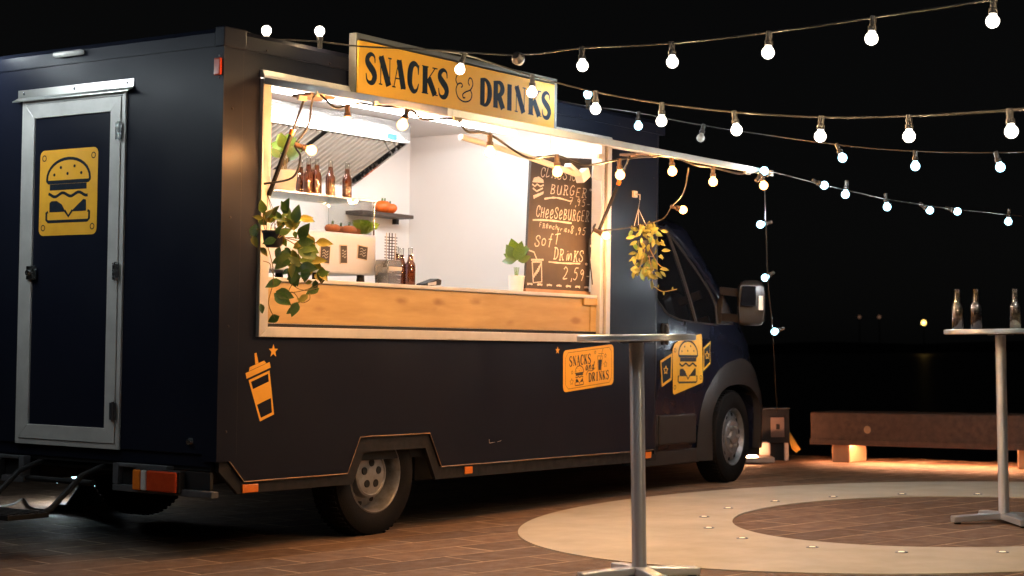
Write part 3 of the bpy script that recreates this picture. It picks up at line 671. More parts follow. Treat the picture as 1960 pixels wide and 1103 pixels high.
ms = MB(); ms.add([mc + vax * u + nax * (-0.0) + Vector((0, 0, h)) for (u, h) in ((0.052, -0.05), (0.084, -0.05), (0.084, 0.055), (0.052, 0.055))], [(0, 1, 2, 3)])
ms.v = [v + nax * 0.083 for v in ms.v]; part(ms, 'mirror_sticker', M['tape'], truck)

# interior shell
it = MB(); it.box(0.08, 1.74, 0.48, 3.66, 1.78, 2.60); part(it, 'inner_back_wall', M['wallwhite'], truck)
it = MB(); it.box(3.66, 0.045, 0.48, 3.70, 1.78, 2.60); part(it, 'bulkhead', M['wallwhite'], truck)
it = MB(); it.box(0.045, 0.045, 0.48, 0.08, 1.78, 2.60); part(it, 'inner_rear_wall', M['wallwhite'], truck)
it = MB(); it.box(0.045, 0.045, 2.575, 3.70, 1.78, 2.598); part(it, 'inner_ceiling', M['wallwhite'], truck)
it = MB(); it.box(0.045, 0.045, 0.475, 3.70, 1.78, 0.49); part(it, 'inner_floor', M['steel_dark'], truck)
it = MB(); it.box(0.081, 0.042, 0.49, 3.659, 0.055, 1.14); it.box(0.081, 0.042, 1.14, 0.268, 0.055, 2.574); it.box(3.628, 0.042, 1.14, 3.659, 0.055, 2.574); it.box(0.27, 0.042, 2.475, 3.625, 0.055, 2.574)
part(it, 'inner_side_lining', M['wallwhite'], truck)
for z in (2.43,):
    sm = MB(); sm.box(3.655, 0.5, 0.5, 3.6595, 0.503, 2.57); part(sm, 'lining_seam', M['alu_white'], truck)
tb = MB(); tb.tube([(0.36, 0.22, 2.535), (3.30, 0.22, 2.535)], 0.013, 10); part(tb, 'light_tube', M['tube'], truck, smooth=50)
tb = MB(); tb.tube([(0.30, 0.66, 2.520), (3.45, 0.66, 2.520)], 0.013, 10); part(tb, 'light_tube', M['tube'], truck, smooth=50)
tbh = MB(); tbh.box(0.34, 0.21, 2.549, 3.32, 0.23, 2.575); tbh.box(0.28, 0.65, 2.534, 3.47, 0.67, 2.575); part(tbh, 'light_fitting', M['white'], truck, bev=0.003)
# hatch frame
hf = MB(); hf.prism([(0.265, 1.100), (0.330, 1.152), (0.330, 2.43), (0.265, 2.43)], 'y', -0.022, 0.075); part(hf, 'hatch_frame', M['alu_white'], truck, bev=0.003)
hf = MB(); hf.prism([(0.2652, 1.0995), (3.625, 1.0995), (3.60, 1.152), (0.3305, 1.152)], 'y', -0.024, 0.075); part(hf, 'hatch_sill', M['alu_white'], truck, bev=0.003)
hf = MB(); hf.prism([(3.575, 1.1535), (3.625, 1.1535), (3.625, 2.43), (3.575, 2.43)], 'y', -0.022, 0.075); part(hf, 'hatch_frame', M['alu_white'], truck, bev=0.003)
hf = MB(); hf.box(3.520, -0.008, 1.155, 3.560, 0.07, 2.43); part(hf, 'hatch_track', M['alu_white'], truck, bev=0.003)
hf = MB(); hf.box(3.561, 0.0, 1.155, 3.574, 0.07, 2.43); part(hf, 'track_groove', M['flare'], truck)
hs_ = MB(); hs_.prism([(0.0, 2.474), (-0.016, 2.474), (-0.030, 2.446), (-0.030, 2.436), (0.0, 2.436)], 'x', 0.262, 3.628); part(hs_, 'hatch_hinge', M['alu_white'], truck)
gv = MB(); gv.box(0.332, 0.02, 1.1525, 3.518, 0.028, 1.170); part(gv, 'sill_groove', M['blackplastic'], truck)
# counter
cf = MB(); cf.box(0.340, 0.030, 1.171, 3.50, 0.052, 1.388); part(cf, 'counter_front', M['oak'], truck, bev=0.002)
cf = MB(); cf.box(3.36, 0.012, 1.345, 3.519, 0.029, 1.389); part(cf, 'counter_end_cap', M['oak'], truck, bev=0.002)
cf = MB(); cf.box(3.452, 0.022, 1.171, 3.519, 0.0295, 1.344); part(cf, 'counter_end_panel', M['oak'], truck, bev=0.002)
cf = MB(); cf.box(0.332, 0.014, 1.390, 3.519, 0.60, 1.412); part(cf, 'counter_top', M['alu_white'], truck, bev=0.004)
# hinged awning flap: plane almost through the eye
def flapz(y, t=0.0): return 2.404 + 0.200 * y + t
HY0, HY1 = -0.028, -1.222
fp = MB()
def slabp(x0, x1, y0, y1, t0, t1):
    return [Vector((x, y, flapz(y, t))) for t in (t0, t1) for y in (y0, y1) for x in (x0, x1)]
BF = [(0, 2, 3, 1), (4, 5, 7, 6), (0, 1, 5, 4), (2, 6, 7, 3), (0, 4, 6, 2), (1, 3, 7, 5)]
fp.add(slabp(0.30, 3.59, HY0, HY1 + 0.04, 0.008, 0.030), BF); part(fp, 'awning_flap', M['white'], truck)
for (x0, x1, y0, y1) in ((0.262, 0.299, HY0, HY1), (3.591, 3.628, HY0, HY1), (0.30, 3.59, HY1 + 0.039, HY1)):
    q = MB(); q.add(slabp(x0, x1, y0, y1, 0.0, 0.036), BF); part(q, 'awning_edge', M['alu_white'], truck, bev=0.003)
for xs in (0.315, 3.46):
    A = Vector((xs, -0.026, 1.83)); B = Vector((xs, -0.275, flapz(-0.275) - 0.005)); Cm = A.lerp(B, 0.62)
    q = MB(); q.tube([A, Cm], 0.012, 10); part(q, 'gas_strut', M['blackplastic'], truck, smooth=50)
    q = MB(); q.tube([Cm, B], 0.0065, 8); part(q, 'strut_rod', M['cable'], truck, smooth=50)
    q = MB(); q.tube([A.lerp(B, 0.595), A.lerp(B, 0.645)], 0.0155, 10); part(q, 'strut_clip', M['orangelens'], truck, smooth=50)
    q = MB(); q.box(xs - 0.03, -0.33, flapz(-0.30) - 0.022, xs + 0.16, -0.20, flapz(-0.30) - 0.006); part(q, 'strut_bracket', M['plate_brown'], truck, bev=0.004)

# ------------------------------------------------------------------ strokes, glyphs and prints
GL = {  # polylines in a unit box; the flag says curve (1) or straight (0), then stroke weight: 1 thick, 0 thin, 2 swelling in the middle
 'S': [([(.86, .72), (.80, .93), (.5, 1.0), (.2, .88), (.17, .70), (.42, .55), (.72, .40), (.84, .22), (.68, .03), (.38, -.01), (.14, .08), (.06, .30)], 1, 2)],
 'N': [([(.14, 0), (.14, .98)], 0, 0), ([(.14, 1), (.80, 0)], 0, 1), ([(.86, .02), (.86, 1)], 0, 0), ([(0, .01), (.28, .01)], 0, 0), ([(.70, .99), (1, .99)], 0, 0), ([(0, .98), (.2, .98)], 0, 0)],
 'A': [([(.10, 0), (.44, .98)], 0, 0), ([(.46, 1), (.84, 0)], 0, 1), ([(.22, .33), (.66, .33)], 0, 0), ([(-.04, .01), (.24, .01)], 0, 0), ([(.66, .01), (1, .01)], 0, 0), ([(.30, .99), (.5, .99)], 0, 0)],
 'C': [([(.90, .66), (.86, .90), (.58, 1.0), (.28, .88), (.16, .55), (.20, .22), (.48, .0), (.78, .06), (.94, .30)], 1, 2), ([(.90, .62), (.94, .98)], 0, 0)],
 'K': [([(.22, 0), (.22, 1)], 0, 1), ([(.28, .42), (.82, .97)], 0, 0), ([(.44, .58), (.84, 0)], 0, 1), ([(.02, .01), (.42, .01)], 0, 0), ([(.02, .99), (.42, .99)], 0, 0), ([(.66, .99), (.98, .99)], 0, 0), ([(.66, .01), (1.02, .01)], 0, 0)],
 'D': [([(.22, 0), (.22, 1)], 0, 1), ([(.10, 1), (.52, .97), (.84, .74), (.86, .32), (.56, .03), (.10, 0)], 1, 2), ([(.02, .01), (.4, .01)], 0, 0), ([(.02, .99), (.4, .99)], 0, 0)],
 'R': [([(.22, 0), (.22, 1)], 0, 1), ([(.10, 1), (.60, .97), (.78, .76), (.60, .54), (.22, .50)], 1, 2), ([(.46, .52), (.84, .0)], 0, 1), ([(.02, .01), (.42, .01)], 0, 0), ([(.02, .99), (.4, .99)], 0, 0), ([(.72, .01), (1, .06)], 0, 0)],
 'I': [([(.5, 0), (.5, 1)], 0, 1), ([(.18, .01), (.82, .01)], 0, 0), ([(.18, .99), (.82, .99)], 0, 0)],
 '&': [([(.80, .62), (.72, .74), (.80, .90), (.93, .86), (.98, .66), (.84, .46), (.60, .36), (.42, .24), (.46, .12), (.56, .14)], 1, 0), ([(.84, .46), (.94, .30), (.84, .08), (.52, -.02), (.18, .08), (.04, .34), (.12, .56), (.30, .64), (.40, .56), (.32, .48)], 1, 0), ([(.12, .56), (.02, .72), (.10, .92), (.30, .98)], 1, 0)],
 'B': [([(.15, 0), (.2, 1)], 0, 0), ([(.1, 1), (.7, .92), (.6, .6), (.25, .52), (.75, .4), (.7, .08), (.1, 0)], 1, 0)],
 'U': [([(.1, 1), (.12, .3), (.35, 0), (.7, .15), (.8, 1)], 1, 0), ([(.8, 1), (.85, 0)], 0, 0)],
 'G': [([(.85, .85), (.55, 1), (.2, .75), (.12, .35), (.4, 0), (.8, .15), (.82, .45)], 1, 0), ([(.5, .45), (.95, .45)], 0, 0)],
 'E': [([(.8, 1), (.2, .96), (.15, .03), (.8, 0)], 0, 0), ([(.17, .5), (.65, .52)], 0, 0)],
 'F': [([(.8, 1), (.2, .96), (.15, 0)], 0, 0), ([(.17, .5), (.65, .52)], 0, 0)],
 'H': [([(.15, 0), (.2, 1)], 0, 0), ([(.8, 0), (.85, 1)], 0, 0), ([(.17, .5), (.82, .52)], 0, 0)],
 'L': [([(.3, 1), (.1, .1), (.3, 0), (.75, .15)], 1, 0)],
 'T': [([(.45, 1), (.4, 0)], 0, 0), ([(.0, .82), (.95, .95)], 0, 0)],
 'e': [([(.1, .32), (.75, .5), (.6, .85), (.25, .7), (.15, .2), (.45, 0), (.85, .2)], 1, 0)],
 'l': [([(.2, .15), (.65, .85), (.45, 1.0), (.25, .6), (.3, .05), (.7, .1)], 1, 0)],
 'o': [([(.5, .6), (.15, .45), (.2, .05), (.6, .02), (.8, .35), (.5, .6)], 1, 0)],
 'f': [([(.8, .95), (.5, .9), (.35, -.2)], 1, 0), ([(.1, .5), (.7, .52)], 0, 0)],
 't': [([(.5, 1), (.4, .05), (.7, .05)], 1, 0), ([(.05, .65), (.9, .75)], 0, 0)],
 'i': [([(.5, .6), (.45, 0)], 0, 0), ([(.52, .8), (.53, .86)], 0, 0)],
 'n': [([(.15, .6), (.15, 0), (.5, .58), (.75, .5), (.8, 0)], 1, 0)],
 'a': [([(.75, .55), (.3, .55), (.12, .2), (.4, 0), (.75, .5), (.78, 0), (.95, .05)], 1, 0)],
 'd': [([(.65, .5), (.25, .5), (.1, .15), (.4, 0), (.7, .4), (.85, 1), (.72, .05), (.95, .05)], 1, 0)],
 'r': [([(.2, .6), (.2, 0)], 0, 0), ([(.2, .35), (.5, .6), (.8, .55)], 1, 0)],
 'c': [([(.8, .5), (.5, .62), (.2, .4), (.2, .1), (.5, 0), (.85, .15)], 1, 0)],
 'h': [([(.15, 1), (.15, 0)], 0, 0), ([(.15, .4), (.5, .62), (.75, .45), (.75, 0)], 1, 0)],
 's': [([(.8, .55), (.4, .62), (.25, .45), (.6, .25), (.6, .05), (.15, .02)], 1, 0)],
 'k': [([(.2, 1), (.15, 0)], 0, 0), ([(.8, .65), (.2, .3), (.85, 0)], 0, 0)],
 '7': [([(.05, .95), (.8, 1), (.3, 0)], 0, 0), ([(.2, .5), (.75, .55)], 0, 0)],
 '9': [([(.7, .8), (.4, 1), (.15, .75), (.4, .55), (.7, .8), (.6, .3), (.45, 0)], 1, 0)],
 '5': [([(.85, 1), (.35, .95), (.25, .6), (.6, .6), (.75, .3), (.5, 0), (.1, .05)], 1, 0)],
 '8': [([(.7, .9), (.4, 1), (.25, .75), (.65, .35), (.5, 0), (.2, .15), (.4, .5), (.75, .75), (.7, .9)], 1, 0)],
 '2': [([(.1, .8), (.4, 1), (.75, .75), (.45, .3), (.1, 0), (.85, .05)], 1, 0)],
 ',': [([(.5, .1), (.4, -.2)], 0, 0)],
 '-': [([(.1, .4), (.8, .42)], 0, 0)],
}
def ribbon(mb, pts, widths, place, h=0.0):
    """flat stroke: pts in 2-D print units, place maps (u, v, h) to 3-D"""
    n = len(pts); vs = []
    for i, p in enumerate(pts):
        a, b = pts[max(i - 1, 0)], pts[min(i + 1, n - 1)]
        dx, dy = b[0] - a[0], b[1] - a[1]; l = math.hypot(dx, dy) or 1
        w_ = widths[i] / 2
        vs += [place(p[0] - dy / l * w_, p[1] + dx / l * w_, h), place(p[0] + dy / l * w_, p[1] - dx / l * w_, h)]
    mb.add(vs, [(2 * i, 2 * i + 1, 2 * i + 3, 2 * i + 2) for i in range(n - 1)])
def glyph(mb, ch, u0, v0, w_, h_, thin, thick, place, slant=0.0, lift=0.0, seed=0):
    for k, (pts, curve, wt) in enumerate(GL[ch]):
        q = [(u0 + (x + slant * y) * w_, v0 + y * h_) for x, y in pts]
        if curve: q = [(p.x, p.y) for p in smoothpath([(a, b, 0) for a, b in q], 5)]
        elif len(q) == 2: q = [q[0], ((q[0][0] + q[1][0]) / 2, (q[0][1] + q[1][1]) / 2), q[1]]
        n = len(q)
        if wt == 1: ws_ = [thick] * n
        elif wt == 0: ws_ = [thin] * n
        else: ws_ = [thin + (thick - thin) * max(0, math.sin(math.pi * i / (n - 1))) ** 1.5 for i in range(n)]
        ribbon(mb, q, ws_, place, lift + 0.00012 * k)
def text(mb, s, u, v, h_, adv, wd, place, slant=0.0, jit=0.0, lift=0.0, rise=0.0):
    for i, ch in enumerate(s):
        if ch == ' ': u += adv * 0.6; v += rise; continue
        j = random.uniform(-jit, jit)
        glyph(mb, ch, u, v + j, adv * 0.82, h_ * (1 + j / h_), wd, wd, place, slant, lift); u += adv * (0.55 if ch in ',il' else 1.0); v += rise
def rrect(w_, h_, r, n=5):
    pts = []
    for cx, cy, a in ((w_ / 2 - r, h_ / 2 - r, 0), (-w_ / 2 + r, h_ / 2 - r, 90), (-w_ / 2 + r, -h_ / 2 + r, 180), (w_ / 2 - r, -h_ / 2 + r, 270)): pts += arc(cx, cy, r, a, a + 90, n)
    return pts
def shape(mb, pts, place, h): mb.face([place(u, v, h) for u, v in pts])
def star(r, ri=0.42): return [((r if k % 2 == 0 else r * ri) * math.sin(math.pi * k / 5), (r if k % 2 == 0 else r * ri) * math.cos(math.pi * k / 5)) for k in range(10)]
def burger(mb, place, cu, cv, w_, h_, lw, lift=0.0):
    """the burger emblem centred at cu, cv: bun, patty, sauce, cheese, lower bun"""
    P = lambda x, y: (cu + x * w_, cv + y * h_)
    def line(pts, curve=True, wd=lw, closed=False):
        q = [P(*p) for p in pts]
        if closed: q = q + [q[0]]
        if curve: q = [(p.x, p.y) for p in smoothpath([(a, b, 0) for a, b in q], 4)]
        ribbon(mb, q, [wd] * len(q), place, lift)
    dome = [(-.5, .17)] + [(-.5 * math.cos(math.pi * i / 16), .20 + .30 * math.sin(math.pi * i / 16)) for i in range(17)] + [(.5, .17)]
    line(dome, False); line([(-.5, .185), (-.47, .155), (.47, .155), (.5, .185)], False, lw * 1.25)
    for x, y in ((-.18, .37), (.14, .38), (-.33, .265), (-.02, .275), (.30, .275)):
        shape(mb, [(cu + (x + .028 * math.cos(a)) * w_, cv + (y + .024 * math.sin(a)) * h_) for a in [2 * math.pi * i / 8 for i in range(8)]], place, lift)
    shape(mb, [P(-.43, .035), P(.43, .035), P(.43, .125), P(-.43, .125)], place, lift)
    line([(-.46 + .92 * i / 20, -.035 + .028 * math.cos(2 * math.pi * 2.5 * i / 20 + .5)) for i in range(21)], False)
    shape(mb, [P(-.43, -.29), P(-.43, -.15), P(-.39, -.125), P(-.26, -.125), P(-.14, -.18), P(-.05, -.29)], place, lift)
    shape(mb, [P(.43, -.29), P(.08, -.29), P(.22, -.20), P(.36, -.115), P(.42, -.125)], place, lift)
    line([(-.07, -.27), (.02, -.36), (.11, -.27)], False, lw * .9)
    line([(-.46, -.285), (-.5, -.30), (-.5, -.40), (-.46, -.43), (.46, -.43), (.5, -.40), (.5, -.30), (.46, -.285)], False, lw)
def ringo(mb, place, u, v, r, wd, lift): ribbon(mb, [(u + r * math.cos(2 * math.pi * i / 14), v + r * math.sin(2 * math.pi * i / 14)) for i in range(15)], [wd] * 15, place, lift)

# door sticker (rear): print plane faces -x
pr = lambda u, v, h: Vector((-0.0095 - h, 1.143 - u, 1.866 + v))
q = MB(); q.prism([(1.143 - u, 1.866 + v) for u, v in rrect(0.466, 0.466, 0.035)], 'x', -0.0085, -0.0095)
ds = part(q, 'door_sticker', M['yellow'], truck, label='square yellow burger sticker on the rear door')
q = MB(); burger(q, pr, 0.0, 0.0, 0.345, 0.365, 0.016, 0.0006)
for u in (-1, 1):
    for v in (-1, 1): ringo(q, pr, u * 0.198, v * 0.19, 0.015, 0.0055, 0.0006)
part(q, 'burger_print', M['ink'], ds)
# drink cup and stars on the side
ps_ = lambda u, v, h: Vector((u, -0.0012 - h, v))
def cup():
    c = tl(500, 742, 0.0); th = math.radians(18); ca, sa = math.cos(th), math.sin(th)
    pl = lambda u, v, h: Vector((c.x + u * ca - v * sa * 0.9, -0.0012 - h, c.z + u * sa + v * ca))
    mb = MB(); F = lambda pts: shape(mb, pts, pl, 0.0)
    F([(-.092, .078), (.092, .078), (.092, .108), (-.092, .108)]); F([(-.066, .110), (.066, .110), (.055, .128), (-.055, .128)])
    F([(-.012, .129), (.012, .129), (.010, .185), (-.004, .185)])
    out = [(-.08, .066), (.08, .066), (.055, -.165), (-.055, -.165)]
    inn = [(-.066, .053), (.066, .053), (.061, .012), (-.061, .012)]; inn2 = [(-.054, -.075), (.054, -.075), (.043, -.150), (-.043, -.150)]
    F([(-.08, .066), (.08, .066), (.0785, .053), (-.0785, .053)]); F([(-.0740, .012), (.0740, .012), (.0646, -.075), (-.0646, -.075)])
    F([(-.0566, -.150), (.0566, -.150), (.055, -.165), (-.055, -.165)])
    for s in (-1, 1):
        F([(s * .0785, .053), (s * .066, .053), (s * .061, .012), (s * .074, .012)]); F([(s * .0646, -.075), (s * .054, -.075), (s * .043, -.150), (s * .0566, -.150)])
    return mb
part(cup(), 'cup_sticker', M['yellow'], truck)
for (px, py, r) in ((523, 672, 0.036), (1067, 671, 0.026)):
    c = tl(px, py, 0.0); q = MB(); shape(q, [(c.x + u, c.z + v) for u, v in star(r)], ps_, 0.0); part(q, 'star_sticker', M['yellow'], truck)
# SNACKS and DRINKS plate on the side
pc = Vector((3.402, 0.932)); PWD, PHT = 0.605, 0.270
tilt = math.radians(4.5)
pp = lambda u, v, h: Vector((pc.x + u - v * 0.02, -0.003 - h, pc.y + v + u * math.tan(tilt)))
q = MB(); o2 = rrect(PWD, PHT, 0.035); n_ = len(o2)
q.add([pp(u, v, 0.0) for u, v in o2] + [pp(u, v, -0.0022) for u, v in o2], [list(range(n_))] + [(i, (i + 1) % n_, n_ + (i + 1) % n_, n_ + i) for i in range(n_)])
pl_ = part(q, 'snack_plate', M['yellow'], truck, label='yellow plate lettered SNACKS and DRINKS')
q = MB(); o3 = rrect(PWD - 0.05, PHT - 0.036, 0.03, 1); ribbon(q, o3 + [o3[0]], [0.003] * (len(o3) + 1), pp, 0.0006)
def word(mb, s, u0, u1, v0, h_, place, thin, thick, lift=0.0006):
    n = len(s); st = (u1 - u0) / n
    for i, ch in enumerate(s): glyph(mb, ch, u0 + i * st, v0, st * 0.86, h_, thin, thick, place, 0.0, lift)
word(q, 'SNACKS', -0.235, 0.03, 0.028, 0.062, pp, 0.004, 0.012); word(q, 'DRINKS', -0.005, 0.25, -0.092, 0.056, pp, 0.004, 0.012)
text(q, 'and', -0.045, -0.012, 0.05, 0.038, 0.008, pp, 0.25, 0, 0.0008)
ribbon(q, [(p.x, p.y) for p in smoothpath([(-0.035, -0.045, 0), (-0.01, -0.02, 0), (0.04, -0.022, 0), (0.075, -0.005, 0)], 4)], [0.005] * 13, pp, 0.0006)
burger(q, pp, -0.115, -0.045, 0.10, 0.135, 0.006, 0.0006)
for (u, v, r) in ((-0.205, -0.075, .022), (-0.20, -0.015, .014), (0.20, 0.008, .022), (0.20, 0.065, .015), (0.075, 0.095, .012)):
    sp = [(u + a, v + b) for a, b in star(r, 0.5)]; ribbon(q, sp + [sp[0]], [0.0035] * 11, pp, 0.0006)
gl_ = [(0.105, 0.07), (0.165, 0.065), (0.150, -0.035), (0.110, -0.03)]; ribbon(q, gl_ + [gl_[0]], [0.004] * 5, pp, 0.0006)
shape(q, [(0.113, 0.045), (0.157, 0.042), (0.145, -0.028), (0.115, -0.024)], pp, 0.0006); ribbon(q, [(0.135, 0.04), (0.17, 0.115)], [0.004] * 2, pp, 0.0008); ribbon(q, [(0.115, 0.085), (0.178, 0.08)], [0.003] * 2, pp, 0.0009)
part(q, 'plate_print', M['ink_black'], pl_)
# burger badge on the cab door
cb = Vector((4.885, 0.955))
pcab = lambda u, v, h: Vector((cb.x + u, ys_of(cb.y + v + 0.42 * 0.45 * u) - 0.006 - h, cb.y + v + 0.19 * u))
pshear = lambda u, v, h: Vector((cb.x + u, ys_of(cb.y + v) - 0.006 - h, cb.y + v))
q = MB()
main = [(-.222, .102), (-.19, .145), (-.12, .168), (.20, .222), (.212, .21), (.228, -.125), (.222, -.14), (-.185, -.222), (-.203, -.21)]
rings_ = [main]
shape(q, main, pshear, 0.002)
bd = part(q, 'cab_badge', M['yellow'], truck, label='yellow burger badge with star pennants on the cab door')
def frame_poly(pts, k):
    cu = sum(p[0] for p in pts) / len(pts); cv = sum(p[1] for p in pts) / len(pts)
    return [(cu + (u - cu) * k, cv + (v - cv) * k) for u, v in pts]
for wing, cst in (([(-.395, .022), (-.380, -.05), (-.358, -.165), (-.225, -.115), (-.225, .078)], (-.315, -.045)), ([(.232, .118), (.345, .170), (.332, .09), (.336, .0), (.232, -.055)], (.283, .062))):
    q = MB(); shape(q, wing, pshear, 0.0); wg = part(q, 'pennant', M['yellow'], bd)
    q = MB(); shape(q, frame_poly(wing, 0.80), pshear, 0.001); part(q, 'pennant_field', M['ink'], bd)
    q = MB(); sp = [(cst[0] + a, cst[1] + b) for a, b in star(0.030, 0.5)]; ribbon(q, sp + [sp[0]], [0.010] * 11, pshear, 0.002); part(q, 'pennant_star', M['yellow'], bd)
q = MB(); burger(q, lambda u, v, h: pshear(u, v, h), 0.0, 0.005, 0.275, 0.325, 0.014, 0.003)
for (u, v) in ((-.19, .098), (-.18, -.17), (.195, -.10)): ringo(q, pshear, u, v, 0.014, 0.005, 0.003)
part(q, 'burger_print', M['ink_black'], bd)
# scratches
q = MB(); c0 = tl(936, 846, 0.0)
ribbon(q, [(c0.x, c0.z + .016), (c0.x + .002, c0.z - .008)], [0.0025, 0.003], ps_, 0.0); ribbon(q, [(c0.x + .004, c0.z - .007), (c0.x + .06, c0.z - .004)], [0.003, 0.0012], ps_, 0.0003); ribbon(q, [(c0.x + .085, c0.z - .003), (c0.x + .125, c0.z + .003)], [0.0015, 0.002], ps_, 0.0)
part(q, 'paint_scratch', M['tape'], truck)

# ------------------------------------------------------------------ SNACKS & DRINKS sign
SY = -0.085
TLc, BLc, BRc, TRc = tl(687, 79, SY), tl(685, 178, SY), tl(1062, 248, SY), tl(1060, 160, SY)
x0, x1 = (TLc.x + BLc.x) / 2, (BRc.x + TRc.x) / 2; z0, z1 = (BLc.z + BRc.z) / 2, (TLc.z + TRc.z) / 2
sign = thing('shop_sign', 'long yellow sign lettered SNACKS & DRINKS in a grey metal frame', 'sign', ((x0 + x1) / 2, SY, z0), TRUCK)
q = MB(); q.box(x0, SY, z0, x1, SY + 0.012, z1); face_ = part(q, 'sign_panel', M['signyellow'], sign, bev=0.002)
fx0, fz1 = tl(675, 62, -0.035).x, tl(675, 63, -0.035).z
fx1 = tl(1060, 150, -0.035).x
for (a, b, c, d) in ((fx0, z0 - 0.012, fx0 + 0.028, fz1), (fx0 + 0.0285, fz1 - 0.028, fx1, fz1), (fx1 - 0.028, z0 - 0.012, fx1, fz1 - 0.0285), (fx0 + 0.0285, z0 - 0.012, fx1 - 0.0285, z0 + 0.014)):
    q = MB(); q.box(a, -0.062, b, c, -0.010, d); part(q, 'sign_frame', M['signframe'], sign, bev=0.002)
for xx in (x0 + 0.25, (x0 + x1) / 2, x1 - 0.25):
    q = MB(); q.box(xx - 0.02, SY + 0.0125, z0 + 0.05, xx + 0.02, -0.011, z1 - 0.05); part(q, 'sign_bracket', M['steel_dark'], sign)
def sx(px_crop): # px in the enlarged crop -> local x on the sign
    px = 680 + px_crop * 390 / 1960; return tl(px, 160, SY).x
pz = lambda u, v, h: Vector((u, SY - 0.0012 - h, v))
lz0 = z0 + (z1 - z0) * 0.235; lh = (z1 - z0) * 0.545
for ch, a, b in (('S', 95, 200), ('N', 225, 345), ('A', 358, 482), ('C', 505, 615), ('K', 635, 790), ('S', 795, 895), ('&', 962, 1132), ('D', 1200, 1305), ('R', 1325, 1440), ('I', 1450, 1517), ('N', 1535, 1640), ('K', 1662, 1790), ('S', 1795, 1882)):
    q = MB(); wdt = sx(b) - sx(a)
    if ch == '&': glyph(q, ch, sx(a), lz0 + 0.0, wdt, lh * 1.02, 0.0085, 0.0085, pz)
    else: glyph(q, ch, sx(a), lz0, wdt, lh, 0.0075, 0.046, pz)
    part(q, 'letter', M['ink'], face_)

# ------------------------------------------------------------------ things in the hatch
# chalkboard
bw = [tl(1017, 298, 0.20), tl(1006, 552, 0.16), tl(1127, 559, 0.12), tl(1141, 305, 0.16)]
bTL, bBL, bBR, bTR = bw
cbd = thing('chalkboard', 'black chalkboard menu with handwritten burger prices standing on the counter', 'chalkboard', bBL, TRUCK)
ub_ = (bBR - bBL); vb_ = (bTL - bBL); nb_ = ub_.cross(vb_).normalized()
if nb_.y > 0: nb_ = -nb_
def bpl(u, v, h): return bBL + ub_ * u * (1 + (v * ((bTR - bTL).length / ub_.length - 1))) + vb_ * v + nb_ * (0.001 + h)
q = MB(); q.add([bBL, bBR, bTR, bTL] + [p - nb_ * 0.018 for p in (bBL, bBR, bTR, bTL)], [(0, 1, 2, 3), (4, 5, 6, 7), (0, 1, 5, 4), (1, 2, 6, 5), (2, 3, 7, 6), (3, 0, 4, 7)])
bo = part(q, 'board', M['chalkboard'], cbd)
q = MB(); e_ = ub_.normalized() * 0.012; dn = Vector((0, 0, -0.022))
q.add([bBL + nb_ * 0.012 - e_, bBR + nb_ * 0.012 + e_, bBR + nb_ * 0.012 + dn + e_, bBL + nb_ * 0.012 + dn - e_, bBL - nb_ * 0.02 - e_, bBR - nb_ * 0.02 + e_, bBR - nb_ * 0.02 + dn + e_, bBL - nb_ * 0.02 + dn - e_], [(0, 1, 2, 3), (4, 5, 6, 7), (0, 1, 5, 4), (1, 2, 6, 5), (2, 3, 7, 6), (3, 0, 4, 7)])
part(q, 'ledge', M['timberfoot'], cbd)
BWd, BHt = ub_.length, vb_.length; asp = BHt / BWd
# u, v run 0..1 over the board; glyph heights are corrected by the aspect
def btext(s, u, v, h_, adv, wd, slant=0.18, jit=0.006, rise=0.0):
    q = MB(); pl2 = lambda a, b, h: bpl(a, b / asp, h)
    text(q, s, u, v * asp, h_ * asp, adv, wd * 0.50, pl2, slant, jit, 0.0, rise * asp); part(q, 'chalk_writing', M['chalk'], bo)
def bline(pts, wd):
    q = MB(); pl2 = lambda a, b, h: bpl(a, b / asp, h); pp_ = [(p.x, p.y) for p in smoothpath([(a, b * asp, 0) for a, b in pts], 5)]
    ribbon(q, pp_, [wd * 0.75 * random.uniform(.7, 1.25) for _ in pp_], pl2, 0.0003); part(q, 'chalk_line', M['chalk'], bo)
btext('CLASSiC', 0.14, 0.855, 0.075, 0.085, 0.016)
btext('BURGER', 0.30, 0.735, 0.075, 0.098, 0.018)
bline([(0.22, 0.685), (0.40, 0.705), (0.62, 0.690)], 0.022)
btext('7,95-', 0.60, 0.662, 0.055, 0.078, 0.015, 0.1)
btext('CHeeSeBURGER', 0.10, 0.545, 0.082, 0.070, 0.018, 0.2)
bline([(0.06, 0.515), (0.30, 0.525), (0.66, 0.522)], 0.024)
btext('FRench', 0.16, 0.468, 0.036, 0.05, 0.012, 0.1, 0.004, -0.002); btext('fries', 0.44, 0.450, 0.03, 0.045, 0.011, 0.1)
btext('8,95', 0.64, 0.440, 0.055, 0.075, 0.015, 0.15)
btext('SofT', 0.10, 0.325, 0.085, 0.10, 0.020, 0.2, 0.006, 0.006)
btext('DRinKS', 0.40, 0.232, 0.085, 0.088, 0.020, 0.15)
bline([(0.33, 0.210), (0.55, 0.208), (0.83, 0.215)], 0.022)
btext('2,59-', 0.56, 0.085, 0.088, 0.105, 0.018, 0.12)
for k in range(7): bline([(0.02 + 0.15 * k, 0.032), (0.06 + 0.15 * k, 0.036), (0.10 + 0.15 * k, 0.032)], 0.026)
q = MB(); pl2 = lambda a, b, h: bpl(a, b / asp, h)
cup_ = [(0.08, 0.20), (0.22, 0.205), (0.24, 0.055), (0.11, 0.045)]; cq = [(a, b * asp) for a, b in cup_]
ribbon(q, cq + [cq[0]], [0.018] * 5, pl2, 0.0003)
